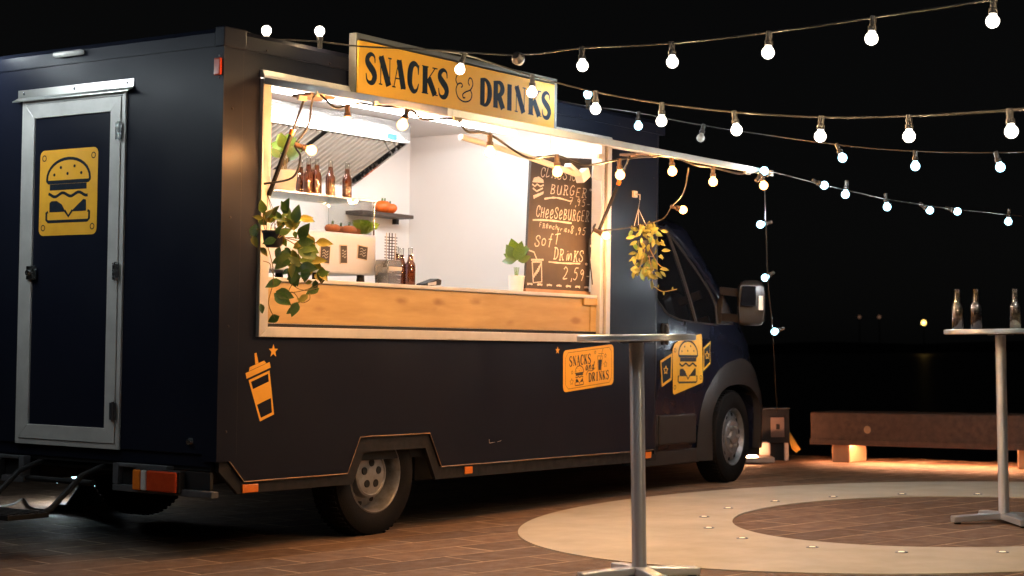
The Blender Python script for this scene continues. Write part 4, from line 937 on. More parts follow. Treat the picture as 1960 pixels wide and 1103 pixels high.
for k in range(5): ribbon(q, [(0.10 + 0.02 * k, (0.07 + 0.015 * k) * asp), (0.13 + 0.02 * k, (0.12 + 0.018 * k) * asp)], [0.014] * 2, pl2, 0.0004)
ribbon(q, [(0.06, 0.215 * asp), (0.25, 0.222 * asp)], [0.018] * 2, pl2, 0.0005); ribbon(q, [(0.15, 0.22 * asp), (0.10, 0.275 * asp), (0.02, 0.285 * asp)], [0.014] * 3, pl2, 0.0006)
part(q, 'chalk_drink', M['chalk'], bo)
q = MB(); shape(q, [(a, b * asp) for a, b in ((0.03, 0.80), (0.05, 0.835), (0.12, 0.85), (0.19, 0.83), (0.20, 0.805))], pl2, 0.0003)
ribbon(q, [(a, b * asp) for a, b in ((0.03, 0.785), (0.07, 0.77), (0.10, 0.79), (0.15, 0.775), (0.20, 0.79))], [0.016] * 5, pl2, 0.0004)
ribbon(q, [(a, b * asp) for a, b in ((0.04, 0.755), (0.10, 0.735), (0.19, 0.765))], [0.016] * 3, pl2, 0.0005)
shape(q, [(a, b * asp) for a, b in ((0.05, 0.70), (0.06, 0.675), (0.20, 0.72), (0.205, 0.742))], pl2, 0.0003); part(q, 'chalk_burger', M['chalk'], bo)
for (u, v) in ((0.93, 0.80), (0.93, 0.215), (0.985, 0.36)):
    q = MB(); shape(q, [(u + 0.022 * math.cos(2 * math.pi * i / 9), (v + 0.010 * math.sin(2 * math.pi * i / 9)) * asp) for i in range(9)], pl2, 0.0003); part(q, 'chalk_dot', M['chalk'], bo)

# extraction hood
HX0, HX1, HYF, HYB = 0.09, 2.99, 1.20, 1.735
HZ0, HZ1 = 2.43, 2.574
hood = thing('extraction_hood', 'stainless steel extraction hood with slatted filters above the back wall', 'extractor hood', ((HX0 + HX1) / 2, HYB, 2.2), TRUCK)
q = MB(); q.box(HX0, HYF, HZ0, HX1, HYF + 0.02, HZ1); part(q, 'fascia', M['steel'], hood, bev=0.003)
q = MB(); q.prism([(HYF + 0.021, HZ0), (HYF + 0.021, HZ1 - 0.01), (HYB, HZ1 - 0.01), (HYB, 2.16), (HYB - 0.02, 2.16)], 'x', HX1 - 0.02, HX1); part(q, 'side_cheek', M['steel'], hood)
q = MB(); q.prism([(HYF + 0.03, HZ0 + 0.02), (HYB, 2.19), (HYB, 2.20), (HYF + 0.03, HZ0 + 0.03)], 'x', HX0, HX1 - 0.021); part(q, 'filter_tray', M['blackplastic'], hood)
fdir = Vector((0, HYB - HYF - 0.04, 2.17 - HZ0 - 0.0)).normalized()
base_ = Vector((0, HYF + 0.03, HZ0 + 0.010)); flen = 0.585
fn_ = Vector((0, -fdir.z, fdir.y)) if fdir.z < 0 else Vector((0, fdir.z, -fdir.y))
if fn_.z > 0: fn_ = -fn_
k = 0; x = HX1 - 0.10
while x > HX0 + 0.05:
    if k % 15 != 14:
        q = MB(); a = base_ + Vector((x, 0, 0)) + fdir * 0.01; b = a + fdir * (flen - 0.03)
        wv = Vector((0.0150, 0, 0)); q.add([a - wv, a + wv, b + wv, b - wv, a - wv * .7 + fn_ * .014, a + wv * .7 + fn_ * .014, b + wv * .7 + fn_ * .014, b - wv * .7 + fn_ * .014], [(0, 1, 2, 3), (4, 5, 6, 7), (0, 1, 5, 4), (1, 2, 6, 5), (2, 3, 7, 6), (3, 0, 4, 7)])
        part(q, 'filter_slat', M['slat'], hood)
    x -= 0.052; k += 1
q = MB(); hp_ = tl(748, 262, HYF - 0.01); q.box(hp_.x - 0.02, HYF - 0.004, hp_.z - 0.018, hp_.x + 0.075, HYF - 0.001, hp_.z + 0.022); part(q, 'control_panel', M['screenblue'], hood)
q = MB(); c = base_ + Vector((HX1 - 0.22, 0, 0)); q.tube([c + Vector((0, 0.02, -0.0)), c + Vector((-0.03, -0.03, -0.05)), c + Vector((0.02, -0.04, -0.10)), c + Vector((0.08, -0.03, -0.06)), c + Vector((0.09, 0.02, 0.0))], 0.005, 6); part(q, 'filter_handle', M['steel'], hood, smooth=50)

# glass display case on the counter
GY0, GY1 = 0.22, 0.60
rt_ = tl(720, 527, GY0); GX1 = rt_.x; GX0 = 0.36; GZ0 = 1.412
zb1 = tl(718, 451, GY0).z; zt = tl(720, 384, GY0).z; zb0 = tl(718, 528, GY0).z
case = thing('display_case', 'glass-topped stainless steel display case on the serving counter', 'display case', ((GX0 + GX1) / 2, (GY0 + GY1) / 2, GZ0), TRUCK)
q = MB(); q.box(GX0, GY0, zb0, GX1, GY1, zb1); part(q, 'base', M['casebase'], case, bev=0.012)
for x in (GX0 + 0.1, (GX0 + GX1) / 2 + 0.1, GX1 - 0.08):
    for y in (GY0 + 0.05, GY1 - 0.05):
        q = MB(); q.lathe([(0.025, 0), (0.022, zb0 - GZ0)], (x, y, GZ0), n=10); part(q, 'foot', M['blackplastic'], case)
for (a, b, c, d, e, f_, n) in ((GX0, GY0 + 0.02, zb1 + 0.001, GX1 - 0.02, GY0 + 0.026, zt - 0.008, 'front_pane'), (GX1 - 0.019, GY0 + 0.02, zb1 + 0.001, GX1 - 0.013, GY1 - 0.02, zt - 0.008, 'side_pane')):
    q = MB(); q.box(a, b, c, d, e, f_); part(q, n, M['glass'], case)
q = MB(); q.box(GX0, GY0 + 0.01, zt - 0.007, GX1, GY1, zt); part(q, 'glass_shelf', M['greenglass'], case)
q = MB(); q.box(GX0, GY0 + 0.008, zt - 0.008, GX1, GY0 + 0.0095, zt + 0.001); part(q, 'shelf_edge', M['steel'], case)
for (a, b) in ((606, 150), (656, 55), (690, 82)):
    pass
for (px, py, wd, hg, tlt) in ((621, 487, 0.085, 0.104, 4), (657, 487, 0.062, 0.108, -2), (693, 484, 0.088, 0.082, 5)):
    c = tl(px, py, GY0); mm = Matrix.Translation(c) @ Matrix.Rotation(math.radians(tlt), 4, 'Y')
    q = MB(); q.box(-wd / 2, -0.004, -hg / 2, wd / 2, -0.001, hg / 2, mm); cdp = part(q, 'price_card', M['tape'], case)
    q = MB(); q.box(-wd / 2 + 0.005, -0.006, -hg / 2 + 0.005, wd / 2 - 0.005, -0.0045, hg / 2 - 0.005, mm); part(q, 'card_face', M['chalkboard'], case)
    q = MB(); pc_ = lambda u, v, h: mm @ Vector((u, -0.0065 - h, v))
    for k in range(3): ribbon(q, [(p.x, p.y) for p in smoothpath([(-wd * .28, .018 - .016 * k, 0), (-wd * .1, .024 - .016 * k, 0), (wd * .08, .012 - .016 * k, 0), (wd * .28, .022 - .016 * k, 0)], 3)], [0.003] * 10, pc_, 0.0)
    part(q, 'card_writing', M['chalk'], case)
q = MB(); q.box(GX1 - 0.0125, GY0 + 0.012, zb1 + 0.001, GX1 - 0.006, GY0 + 0.019, zt - 0.008); part(q, 'corner_post', M['steel'], case)
# tomatoes and lettuce in the case
def blob(name, m, c, r, label, cat, group=None, sq=0.85, lobes=0, seed=0, stalk=None):
    rr = random.Random(seed); mb = MB(); vs = []; n1, n2 = 10, 16
    th = thing(name, label, cat, c, TRUCK, group)
    for i in range(n1 + 1):
        a = math.pi * i / n1
        for j in range(n2):
            b = 2 * math.pi * j / n2
            k = 1 + (0.10 * math.cos(lobes * b) * math.sin(a) if lobes else 0) + rr.uniform(-.01, .01)
            dip = 1 - 0.22 * math.exp(-(a / 0.5) ** 2)
            vs.append(Vector(c) + Vector((r * k * math.sin(a) * math.cos(b), r * k * math.sin(a) * math.sin(b), r * sq * (math.cos(a) * dip + 1))))
    mb.add(vs, [(i * n2 + j, i * n2 + (j + 1) % n2, (i + 1) * n2 + (j + 1) % n2, (i + 1) * n2 + j) for i in range(n1) for j in range(n2)])
    part(mb, 'flesh', m, th, smooth=60)
    if stalk:
        q = MB(); tp = Vector(c) + Vector((0, 0, 2 * r * sq * 0.93)); q.tube([tp - Vector((0, 0, 0.01)), tp + Vector((0.004, 0, 0.018))], [0.009, 0.006], 6); part(q, 'stalk', stalk, th, smooth=50)
    return th
for i, (px, dy, lab) in enumerate(((636, 0.09, 'red tomato at the shelf end beside the leafy hanging plant'), (652, 0.17, 'red tomato tucked behind the front row in the display case'), (668, 0.09, 'red tomato in the middle of the display case'), (681, 0.15, 'red tomato touching the green lettuce'))):
    c = tl(px, 446, GY0 + dy); blob('tomato', M['tomato'], (c.x, c.y, zb1 + 0.0005), 0.045, lab, 'tomato', 'tomatoes in the display case', 0.62, 0, i, M['leaf'])
c = tl(697, 446, GY0 + 0.10); lt_ = thing('lettuce', 'frilly light green lettuce in the display case', 'lettuce', (c.x, c.y, zb1), TRUCK)
rr = random.Random(3)
for k in range(16):
    q = MB(); a = rr.uniform(0, 6.28); el = rr.uniform(0.5, 1.5); R_ = rr.uniform(0.045, 0.075)
    d_ = Vector((math.cos(a) * math.cos(el), math.sin(a) * math.cos(el), math.sin(el))); sd = d_.cross(Vector((0, 0, 1))).normalized(); vs = []
    for i in range(5):
        for j in range(5):
            t_ = i / 4; s_ = (j - 2) / 2
            vs.append(Vector((c.x, c.y, zb1 + 0.012)) + d_ * R_ * t_ * 1.1 + sd * s_ * R_ * (0.3 + 0.7 * t_) + Vector((rr.uniform(-1, 1), rr.uniform(-1, 1), rr.uniform(-1, 1))) * 0.013 * t_)
    q.add(vs, [(i * 5 + j, i * 5 + j + 1, i * 5 + 6 + j, i * 5 + 5 + j) for i in range(4) for j in range(4)]); part(q, 'leaf', M['lettuce'], lt_, smooth=80)
# bottles
def bottle_proto(liquid, fill, lab, group):
    b = thing('bottle', lab, 'bottle', (0, 0, 0), WORLD, group)
    prof = [(0.0, 0.001), (0.029, 0.0), (0.0315, 0.006), (0.0315, 0.122), (0.0285, 0.137), (0.0205, 0.150), (0.017, 0.163), (0.0135, 0.215), (0.0145, 0.222), (0.0145, 0.232), (0.012, 0.234)]
    part(MB().lathe(prof, n=20), 'glass', M['bottleglass' if liquid == 'beer' else 'bottleglass_clear'], b, smooth=50)
    def rad(h):
        for (a, b_) in zip(prof[1:-1], prof[2:]):
            if a[1] <= h <= b_[1]: return a[0] + (b_[0] - a[0]) * (h - a[1]) / max(b_[1] - a[1], 1e-6)
        return 0.03
    hs2 = [0.004] + [h for h in (0.02, 0.08, 0.125, 0.142, 0.155, 0.165, 0.18, 0.2) if h < fill] + [fill]
    part(MB().lathe([(0, 0.004)] + [(rad(max(h, 0.007)) * 0.93, h) for h in hs2] + [(0, fill)], n=20), 'drink', M[liquid], b, smooth=50)
    return b
bp1 = bottle_proto('beer', 0.192, 'full clear glass bottle of amber drink standing on top of the display case', 'bottles on the display case')
first = True
for px, py, dy, lab in ((575, 364, 0.24, 'amber bottle half hidden behind the cream plant pot on the display case'), (590, 365, 0.10, 'amber bottle beside the cream plant pot on the display case'), (600, 366, 0.26, 'amber bottle squeezed in behind two others on the display case'),
                        (606, 367, 0.08, 'amber bottle below the warm bulb on the hatch strut'), (632, 370, 0.08, 'amber bottle standing apart mid-shelf on the display case'), (664, 372, 0.08, 'amber bottle farthest from the cream plant pot on the display case')):
    c = tl(px, py, GY0 + dy); m_ = TRUCK @ Matrix.Translation((c.x, c.y, zt + 0.0005)) @ Matrix.Rotation(random.uniform(0, 6), 4, 'Z') @ Matrix.Scale(0.88, 4)
    if first: bp1.matrix_world = m_; bp1['label'] = lab; first = False
    else: clone(bp1, m_, lab)
for px, dy, lab in ((758, 0.16, 'full amber bottle on the counter touching the straw dispenser'), (768, 0.22, 'full amber bottle in the middle of three on the counter'), (785, 0.16, 'full amber bottle on the counter next to the card terminal')):
    c = tl(px, 540, dy); clone(bp1, TRUCK @ Matrix.Translation((c.x, c.y, 1.413)) @ Matrix.Scale(0.95, 4), lab, 'bottles standing on the counter')
# straw dispenser (box with a rack of sticks) by the case
c = tl(742, 538, 0.16); sd_ = thing('napkin_box', 'small grey napkin box with a wire rack of sticks on top', 'napkin box', (c.x, c.y, 1.412), TRUCK)
q = MB(); q.prism([(c.x - 0.055, 1.413), (c.x + 0.055, 1.413), (c.x + 0.065, 1.51), (c.x + 0.055, 1.555), (c.x - 0.05, 1.555), (c.x - 0.065, 1.51)], 'y', c.y - 0.05, c.y + 0.05); part(q, 'body', M['steel'], sd_, bev=0.004)
q = MB(); q.box(c.x - 0.06, c.y - 0.056, 1.495, c.x + 0.06, c.y - 0.051, 1.515); part(q, 'tray_lip', M['alu_white'], sd_)
for k in range(8):
    q = MB(); z = 1.565 + k * 0.017; q.tube([(c.x - 0.055, c.y - 0.02, z), (c.x + 0.055, c.y - 0.02, z)], 0.003, 6); part(q, 'rack_wire', M['darkwood'], sd_)
for x in (-0.045, -0.02, 0.005, 0.035):
    q = MB(); q.tube([(c.x + x, c.y - 0.024, 1.555), (c.x + x, c.y - 0.024, 1.71)], 0.0035, 6); part(q, 'rack_post', M['tape'] if x in (-0.045, 0.035) else M['darkwood'], sd_)
# card terminal
c = tl(822, 545, 0.18); ctm = thing('card_terminal', 'dark card payment terminal lying on the counter', 'card terminal', (c.x, c.y, 1.412), TRUCK)
mm = Matrix.Translation((c.x, c.y, 1.413)) @ Matrix.Rotation(math.radians(-12), 4, 'Y')
q = MB(); q.prism([(-0.085, 0.0), (0.07, 0.014), (0.075, 0.045), (0.045, 0.052), (-0.085, 0.018)], 'y', -0.035, 0.035, Matrix.Translation((c.x, c.y, 1.413))); part(q, 'case', M['blackplastic'], ctm, bev=0.005)
q = MB(); q.add([Vector((c.x - 0.06, c.y - 0.036, 1.435)), Vector((c.x + 0.02, c.y - 0.036, 1.447)), Vector((c.x + 0.02, c.y - 0.036, 1.426)), Vector((c.x - 0.06, c.y - 0.036, 1.420))], [(0, 1, 2, 3)]); part(q, 'side_label', M['alu_white'], ctm)
# dark wall shelf with peppers
shv = thing('wall_shelf', 'dark narrow shelf on the back wall of the truck kitchen', 'shelf', (3.1, 1.62, 1.92), TRUCK)
q = MB(); sr_ = tl(792, 416, 1.58); q.box(2.95, 1.58, sr_.z - 0.013, sr_.x, 1.738, sr_.z + 0.013); part(q, 'board', M['darkwood'], shv, bev=0.003)
q = MB(); q.box(sr_.x - 0.27, 1.70, sr_.z + 0.014, sr_.x - 0.10, 1.737, sr_.z + 0.060); part(q, 'back_ledge', M['darkwood'], shv, bev=0.003)
q = MB(); q.box(sr_.x - 0.05, 1.70, sr_.z - 0.05, sr_.x - 0.02, 1.738, sr_.z - 0.014); part(q, 'bracket', M['blackplastic'], shv)
for i, (px, yy, r_, sq_, lab) in enumerate(((731, 1.64, 0.052, 0.90, 'tall orange-red pepper against the glass case end on the dark shelf'), (746, 1.65, 0.055, 0.72, 'squat bright orange bell pepper with green stalk on the dark shelf'), (736, 1.69, 0.046, 1.1, 'red pepper tucked behind two others on the dark shelf'))):
    c = tl(px, 410, yy); blob('pepper', M['pepper'], (c.x, yy, sr_.z + 0.0135), r_, lab, 'pepper', 'peppers on the dark shelf', sq_, 4, i, M['leaf'])

# ------------------------------------------------------------------ plants
def leaf_mesh(name, m, ratio=0.62, cup=0.12, heart=0.0, seg=6):
    mb = MB(); vs = []
    for i in range(seg + 1):
        t_ = i / seg
        w_ = ratio * 0.5 * (math.sin(math.pi * min(t_ * 1.0, 1) ** (0.62 if heart else 0.85)) ** 0.9)
        y = t_ - (heart * 0.0)
        zz = -0.10 * (t_ - 0.4) ** 2 * 2
        back = heart * 0.12 * max(0, 1 - t_ * 5)
        vs += [Vector((y, -0 - w_, zz + cup * w_)) - Vector((back, 0, 0)), Vector((y, 0, zz)), Vector((y, w_, zz + cup * w_)) - Vector((back, 0, 0))]
    fs = []
    for i in range(seg):
        fs += [(3 * i, 3 * i + 1, 3 * i + 4, 3 * i + 3), (3 * i + 1, 3 * i + 2, 3 * i + 5, 3 * i + 4)]
    mb.add(vs, fs); return mesh_of(mb, name, m, smooth=80, recalc=False)
LF = {'leaf': leaf_mesh('leaf', M['leaf'], 0.66, 0.25, 1.0), 'leaf_y': leaf_mesh('leaf', M['leaf_y'], 0.58, 0.5, 1.0), 'leaf_l': leaf_mesh('leaf', M['leaf_l'], 0.80, 0.2, 1.0), 'gold': leaf_mesh('leaf', M['leaf_gold'], 0.44, 0.45, 0.0), 'gold_g': leaf_mesh('leaf', M['leaf'], 0.46, 0.35, 0.0)}
def put_leaf(parent, kind, p, d, up, size):
    """p base point, d direction, up roughly the leaf's upper side, in the thing's frame (relative to its base)"""
    d = d.normalized(); y_ = up.cross(d).normalized(); z_ = d.cross(y_)
    m_ = Matrix((d, y_, z_)).transposed().to_4x4(); m_ = m_ @ Matrix.Scale(size, 4); m_.translation = p
    o = D.objects.new('leaf', LF[kind]); COL.objects.link(o); o.parent = parent; o.matrix_basis = m_; return o
TI3 = TINV.to_3x3()
toCam = (TI3 @ (-fwd)).normalized(); imR = (TI3 @ right).normalized(); imU = (TI3 @ (-down)).normalized()
def plant_px(parent, base, items, depth0, rnd, ppm):
    """items: (px, py of leaf base, px length, image angle in degrees, kind)"""
    for (px, py, ln, an, kind) in items:
        p = tat(px, py, depth0 + rnd.uniform(-0.09, 0.09)) - base
        a = math.radians(an); d = imR * math.cos(a) + imU * math.sin(a) + toCam * rnd.uniform(-0.35, 0.35)
        up = toCam + Vector((rnd.uniform(-.5, .5), rnd.uniform(-.5, .5), rnd.uniform(0.0, .7)))
        put_leaf(parent, kind, p, d, up, ln / ppm)
rnd = random.Random(11)
# trailing plant in a dark pot at the left of the hatch
HD = 8.88; ppm = FPX / HD
pc0 = tat(523, 455, HD)
hp = thing('hanging_plant', 'trailing green leafy plant in a dark hanging pot at the hatch corner', 'hanging plant', pc0, TRUCK)
q = MB().lathe([(0.0, -0.052), (0.034, -0.050), (0.046, -0.03), (0.055, 0.022), (0.059, 0.024), (0.059, 0.034), (0.052, 0.032), (0.046, 0.02), (0.0, 0.018)], pc0, n=24); part(q, 'pot', M['potdark'], hp, smooth=40)
for (ox, oy) in ((-0.05, 0), (0.045, 0.02), (0.01, -0.045)):
    q = MB(); q.tube([pc0 + Vector((ox, oy, 0.03)), tat(512, 372, 8.93)], 0.0015, 5); part(q, 'hanger_wire', M['cable'], hp)
C_ = lambda x, y: (470 + x * 0.245, 370 + y * 0.245)
L1 = [(300, 155, 125, 70, 'leaf'), (390, 225, 135, 80, 'leaf'), (140, 150, 100, 100, 'leaf'), (75, 250, 120, -95, 'leaf'), (60, 340, 90, -70, 'leaf_y'), (115, 430, 85, -50, 'leaf_y'),
      (250, 190, 110, 160, 'leaf'), (330, 200, 100, 20, 'leaf'), (420, 210, 110, 12, 'leaf_y'), (430, 200, 110, -10, 'leaf_y'), (425, 345, 130, 55, 'leaf'), (300, 340, 75, -110, 'leaf_y'),
      (500, 340, 80, -60, 'leaf_y'), (560, 385, 120, -5, 'leaf_y'), (420, 440, 160, -25, 'leaf'), (380, 480, 180, -160, 'leaf'), (345, 500, 150, -140, 'leaf'), (430, 580, 140, -5, 'leaf'), (440, 530, 150, 10, 'leaf'),
      (545, 530, 90, -60, 'leaf_y'), (375, 560, 100, -100, 'leaf_y'), (380, 620, 110, -75, 'leaf'), (490, 600, 90, -130, 'leaf'), (600, 590, 120, -95, 'leaf'), (545, 640, 85, -40, 'leaf_y'), (580, 640, 80, 20, 'leaf'),
      (270, 690, 120, -160, 'leaf'), (250, 770, 130, -20, 'leaf'), (235, 790, 140, -35, 'leaf'), (565, 745, 100, -155, 'leaf'), (480, 800, 90, -140, 'leaf_y'), (400, 860, 110, -110, 'leaf'), (390, 900, 80, -150, 'leaf'), (255, 965, 95, -155, 'leaf'), (120, 870, 70, -80, 'leaf'), (455, 845, 60, 160, 'leaf_y'),
      (215, 170, 90, 55, 'leaf_y'), (180, 210, 80, 130, 'leaf'), (270, 250, 70, 60, 'leaf_y'), (350, 270, 80, 25, 'leaf_y'), (320, 130, 80, 120, 'leaf'), (130, 195, 70, 170, 'leaf_y')]
for k in range(58):
    t_ = rnd.random(); xx = 330 + 190 * (t_ - 0.35) * 1.3 + rnd.uniform(-110, 110); yy = 180 + 520 * t_ + rnd.uniform(-40, 40)
    L1.append((xx, yy, rnd.uniform(45, 120), rnd.uniform(-170, 30) if t_ > 0.3 else rnd.uniform(10, 170), rnd.choice(['leaf', 'leaf', 'leaf_y'])))
plant_px(hp, pc0, [(*C_(x, y), ln * 0.245 * 1.05, an, k) for x, y, ln, an, k in L1], HD - 0.04, rnd, ppm)
def vine(parent, pts, depth, r=0.0022, m='stem', f=C_):
    q = MB(); q.tube(smoothpath([tat(*f(x, y), depth + rnd.uniform(-.03, .03)) for x, y in pts], 4), r, 5); part(q, 'vine', M[m], parent, smooth=60)
for pts in ([(230, 350), (150, 280), (140, 150)], [(240, 350), (230, 250), (290, 170)], [(250, 350), (300, 280), (380, 220)], [(220, 350), (170, 300), (85, 280)], [(280, 350), (400, 350), (560, 390)], [(300, 350), (400, 420), (420, 560), (380, 620), (390, 700), (400, 740), (480, 760), (560, 740)],
            [(320, 350), (470, 400), (560, 520), (600, 600), (590, 700), (450, 760), (340, 770), (380, 690)], [(170, 400), (210, 560), (215, 700), (180, 860), (230, 980)], [(140, 530), (190, 550), (200, 600), (230, 650)], [(500, 780), (500, 830), (440, 855), (390, 790), (360, 770)], [(200, 350), (200, 260), (240, 200)], [(260, 350), (330, 300), (430, 220)]):
    vine(hp, pts, HD - 0.03)
# golden trailing plant on the hook near the cab
HD2 = 11.75; ppm2 = FPX / HD2
g0 = tat(1240, 458, HD2)
hp2 = thing('hanging_plant', 'golden yellow trailing plant hanging from a wall hook beside the cab door', 'hanging plant', g0, TRUCK)
hk = tl(1213, 372, 0.0); q = MB(); q.box(hk.x - 0.025, -0.016, hk.z - 0.022, hk.x + 0.025, -0.002, hk.z + 0.022); q.tube([hk + Vector((0, -0.015, 0)), hk + Vector((0, -0.05, -0.005)), hk + Vector((0, -0.05, -0.04))], 0.005, 6); part(q, 'hook', M['tape'], hp2, smooth=40)
hk2 = hk + Vector((0, -0.05, -0.04))
for (px, py) in ((1214, 432), (1222, 432), (1237, 432)):
    q = MB(); q.tube([hk2, tat(1222, 400, HD2), tat(px, py, HD2)], 0.0018, 5); part(q, 'hanger_string', M['tape'], hp2)
q = MB().lathe([(0, -0.09), (0.04, -0.085), (0.06, -0.02), (0.065, 0.02), (0.058, 0.02), (0, 0.0)], g0 - Vector((0, 0, 0.03)), n=18); part(q, 'pot', M['potdark'], hp2, smooth=40)
C2 = lambda x, y: (1180 + x * 0.1993, 350 + y * 0.1993)
L2 = []
for k in range(88):
    t_ = rnd.random(); yy = 440 + 440 * t_ ** 0.9; hwid = 165 * (1 - 0.55 * max(0, t_ - 0.35) / 0.65); cx_ = 262 + 45 * t_
    xx = cx_ + rnd.uniform(-1, 1) * hwid
    L2.append((xx, yy, rnd.uniform(55, 95), -90 + rnd.uniform(-75, 75) + (xx - cx_) * 0.25, rnd.choice(['gold', 'gold', 'gold', 'gold_g'])))
for k in range(18): L2.append((rnd.uniform(180, 350), rnd.uniform(440, 520), rnd.uniform(60, 100), rnd.choice([20, 160, 60, 120, 0, 180, 90]) + rnd.uniform(-20, 20), 'gold'))
L2 += [(415, 830, 90, -5, 'gold'), (420, 850, 70, -45, 'gold'), (330, 940, 85, -80, 'gold'), (335, 890, 70, -25, 'gold'), (210, 815, 75, 190, 'gold'), (205, 830, 70, -95, 'gold'), (165, 850, 70, -95, 'gold'), (400, 1010, 30, 90, 'gold'), (455, 1040, 40, -90, 'gold'), (535, 1035, 35, 80, 'gold')]
plant_px(hp2, g0, [(*C2(x, y), ln * 0.1993 * 1.1, an, k) for x, y, ln, an, k in L2], HD2 - 0.03, rnd, ppm2)
for pts in ([(290, 600), (330, 800), (345, 900), (345, 980), (380, 1010), (450, 1045), (580, 1022)], [(280, 600), (230, 800), (160, 850)], [(300, 600), (400, 780), (480, 825)]): vine(hp2, pts, HD2 - 0.05, 0.0035, 'stem', C2)
# plant in a white pot on the display case
pb = tl(543, 356, GY0 + 0.16); pb.z = zt + 0.001
pp1 = thing('potted_plant', 'leafy green plant in a cream pot standing on the display case', 'potted plant', pb, TRUCK)
q = MB().lathe([(0.0, 0.0), (0.058, 0.0), (0.062, 0.01), (0.078, 0.125), (0.072, 0.125), (0.066, 0.11), (0.0, 0.108)], pb, n=28); part(q, 'pot', M['pot'], pp1, smooth=40)
C3 = lambda x, y: (500 + x * 0.145, 230 + y * 0.145)
L3 = [(300, 400, 210, 150, 'leaf_l'), (320, 400, 260, 115, 'leaf_l'), (330, 400, 260, 75, 'leaf_l'), (250, 440, 190, 175, 'leaf'), (340, 420, 230, 40, 'leaf'), (345, 440, 220, 15, 'leaf'), (360, 480, 190, 55, 'leaf'), (240, 480, 170, 140, 'leaf'), (300, 360, 200, 100, 'leaf_l'), (280, 350, 170, 165, 'leaf_l'), (380, 520, 180, 35, 'leaf'), (380, 350, 150, 60, 'leaf_l')]
dP = (TRUCK @ pb - CAM).dot(fwd)
plant_px(pp1, pb, [(*C3(x, y), ln * 0.145, an, k) for x, y, ln, an, k in L3], dP, rnd, FPX / dP)
for x in (-0.02, 0.0, 0.015, 0.03, -0.035):
    q = MB(); q.tube([pb + Vector((x * 0.4, 0, 0.10)), pb + Vector((x, 0.0, 0.20))], 0.003, 5); part(q, 'stalk', M['stem'], pp1)
# small plant beside the chalkboard
pb2 = tl(988, 552, 0.20); pb2.z = 1.4125
pp2 = thing('potted_plant', 'small green plant in a white pot next to the chalkboard', 'potted plant', pb2, TRUCK)
q = MB().lathe([(0.0, 0.0), (0.045, 0.0), (0.055, 0.105), (0.050, 0.105), (0.046, 0.09), (0, 0.088)], pb2, n=24); part(q, 'pot', M['white'], pp2, smooth=40)
L4 = [(985, 505, 34, 118, 'leaf'), (987, 505, 26, 155, 'leaf'), (990, 503, 36, 75, 'leaf'), (992, 503, 30, 45, 'leaf'), (984, 508, 24, 180, 'leaf'), (994, 507, 24, 20, 'leaf'), (988, 500, 38, 105, 'leaf_l'), (982, 500, 22, 135, 'leaf_l'), (996, 500, 26, 60, 'leaf')]
dP = (TRUCK @ pb2 - CAM).dot(fwd)
plant_px(pp2, pb2, [(x, y - 8, ln, an, k) for x, y, ln, an, k in L4], dP, rnd, FPX / dP)
for x in (-0.02, -0.008, 0.0, 0.012, 0.022):
    q = MB(); q.tube([pb2 + Vector((x * 0.5, 0, 0.085)), pb2 + Vector((x * 1.3, 0.0, 0.16))], 0.0022, 5); part(q, 'stalk', M['leaf_l'], pp2)
# white round bar and clip lamp under the flap
q = MB(); A, B = tl(882, 262, -0.03), tl(1120, 340, -0.03); q.tube(smoothpath([A, A.lerp(B, .5) + Vector((0, 0, 0.012)), B], 6), 0.019, 12)
solo(q, 'curtain_pole', M['white'], 'white round pole slanting below the awning to the hatch track', 'pole', A, TRUCK, smooth=50)
c = tl(1122, 336, -0.05); cl = thing('clip_lamp', 'white clip-on spotlight clamped to the hatch track above the chalkboard', 'spotlight', c, TRUCK)
def obox(cx, wd, hg, dp2, rot):
    mm = Matrix.Translation(cx) @ Matrix.Rotation(math.radians(rot), 4, 'Y'); q = MB(); q.box(-wd / 2, -dp2 / 2, -hg / 2, wd / 2, dp2 / 2, hg / 2, mm); return q
part(obox(tl(1115, 336, -0.05), 0.10, 0.065, 0.06, -30), 'head', M['white'], cl, bev=0.006)
part(obox(tl(1096, 325, -0.05), 0.13, 0.028, 0.05, 22), 'barn_door', M['white'], cl, bev=0.004)
part(obox(tl(1142, 330, -0.035), 0.10, 0.10, 0.02, 5), 'clamp', M['alu_white'], cl, bev=0.008)

# ------------------------------------------------------------------ string lights
GLOBE = MB().lathe([(0.012, 0.0)] + [(0.029 * math.sin(a), -0.032 - 0.029 * math.cos(a) * -1 - 0.0) for a in []] + [(0.0145, -0.004)] + [(0.0268 * math.sin(math.radians(a)), -0.031 + 0.0268 * math.cos(math.radians(a))) for a in range(30, 181, 15)], n=18)
GME = {k: mesh_of(GLOBE, 'bulb', M[k], smooth=70) for k in ('warmbulb', 'coolbulb', 'plazabulb', 'offbulb')}
SOCK = MB().lathe([(0.0, 0.062), (0.012, 0.062), (0.0135, 0.055), (0.013, 0.022), (0.0175, 0.018), (0.0175, 0.0), (0.0, 0.0)], n=14)
SME = {k: mesh_of(SOCK, 'socket', M[k], smooth=35) for k in ('socket', 'socket_brown')}
LAMP = {}
for k_, c_, l_ in (('warmbulb', WARM, WARM_L), ('coolbulb', COOL, COOL_L), ('plazabulb', PLAZA, PLAZA_L)):
    ld = D.lights.new('lamp_' + k_, 'POINT'); ld.color = c_; ld.energy = l_ * LAMP_K; ld.shadow_soft_size = 0.029; LAMP[k_] = ld
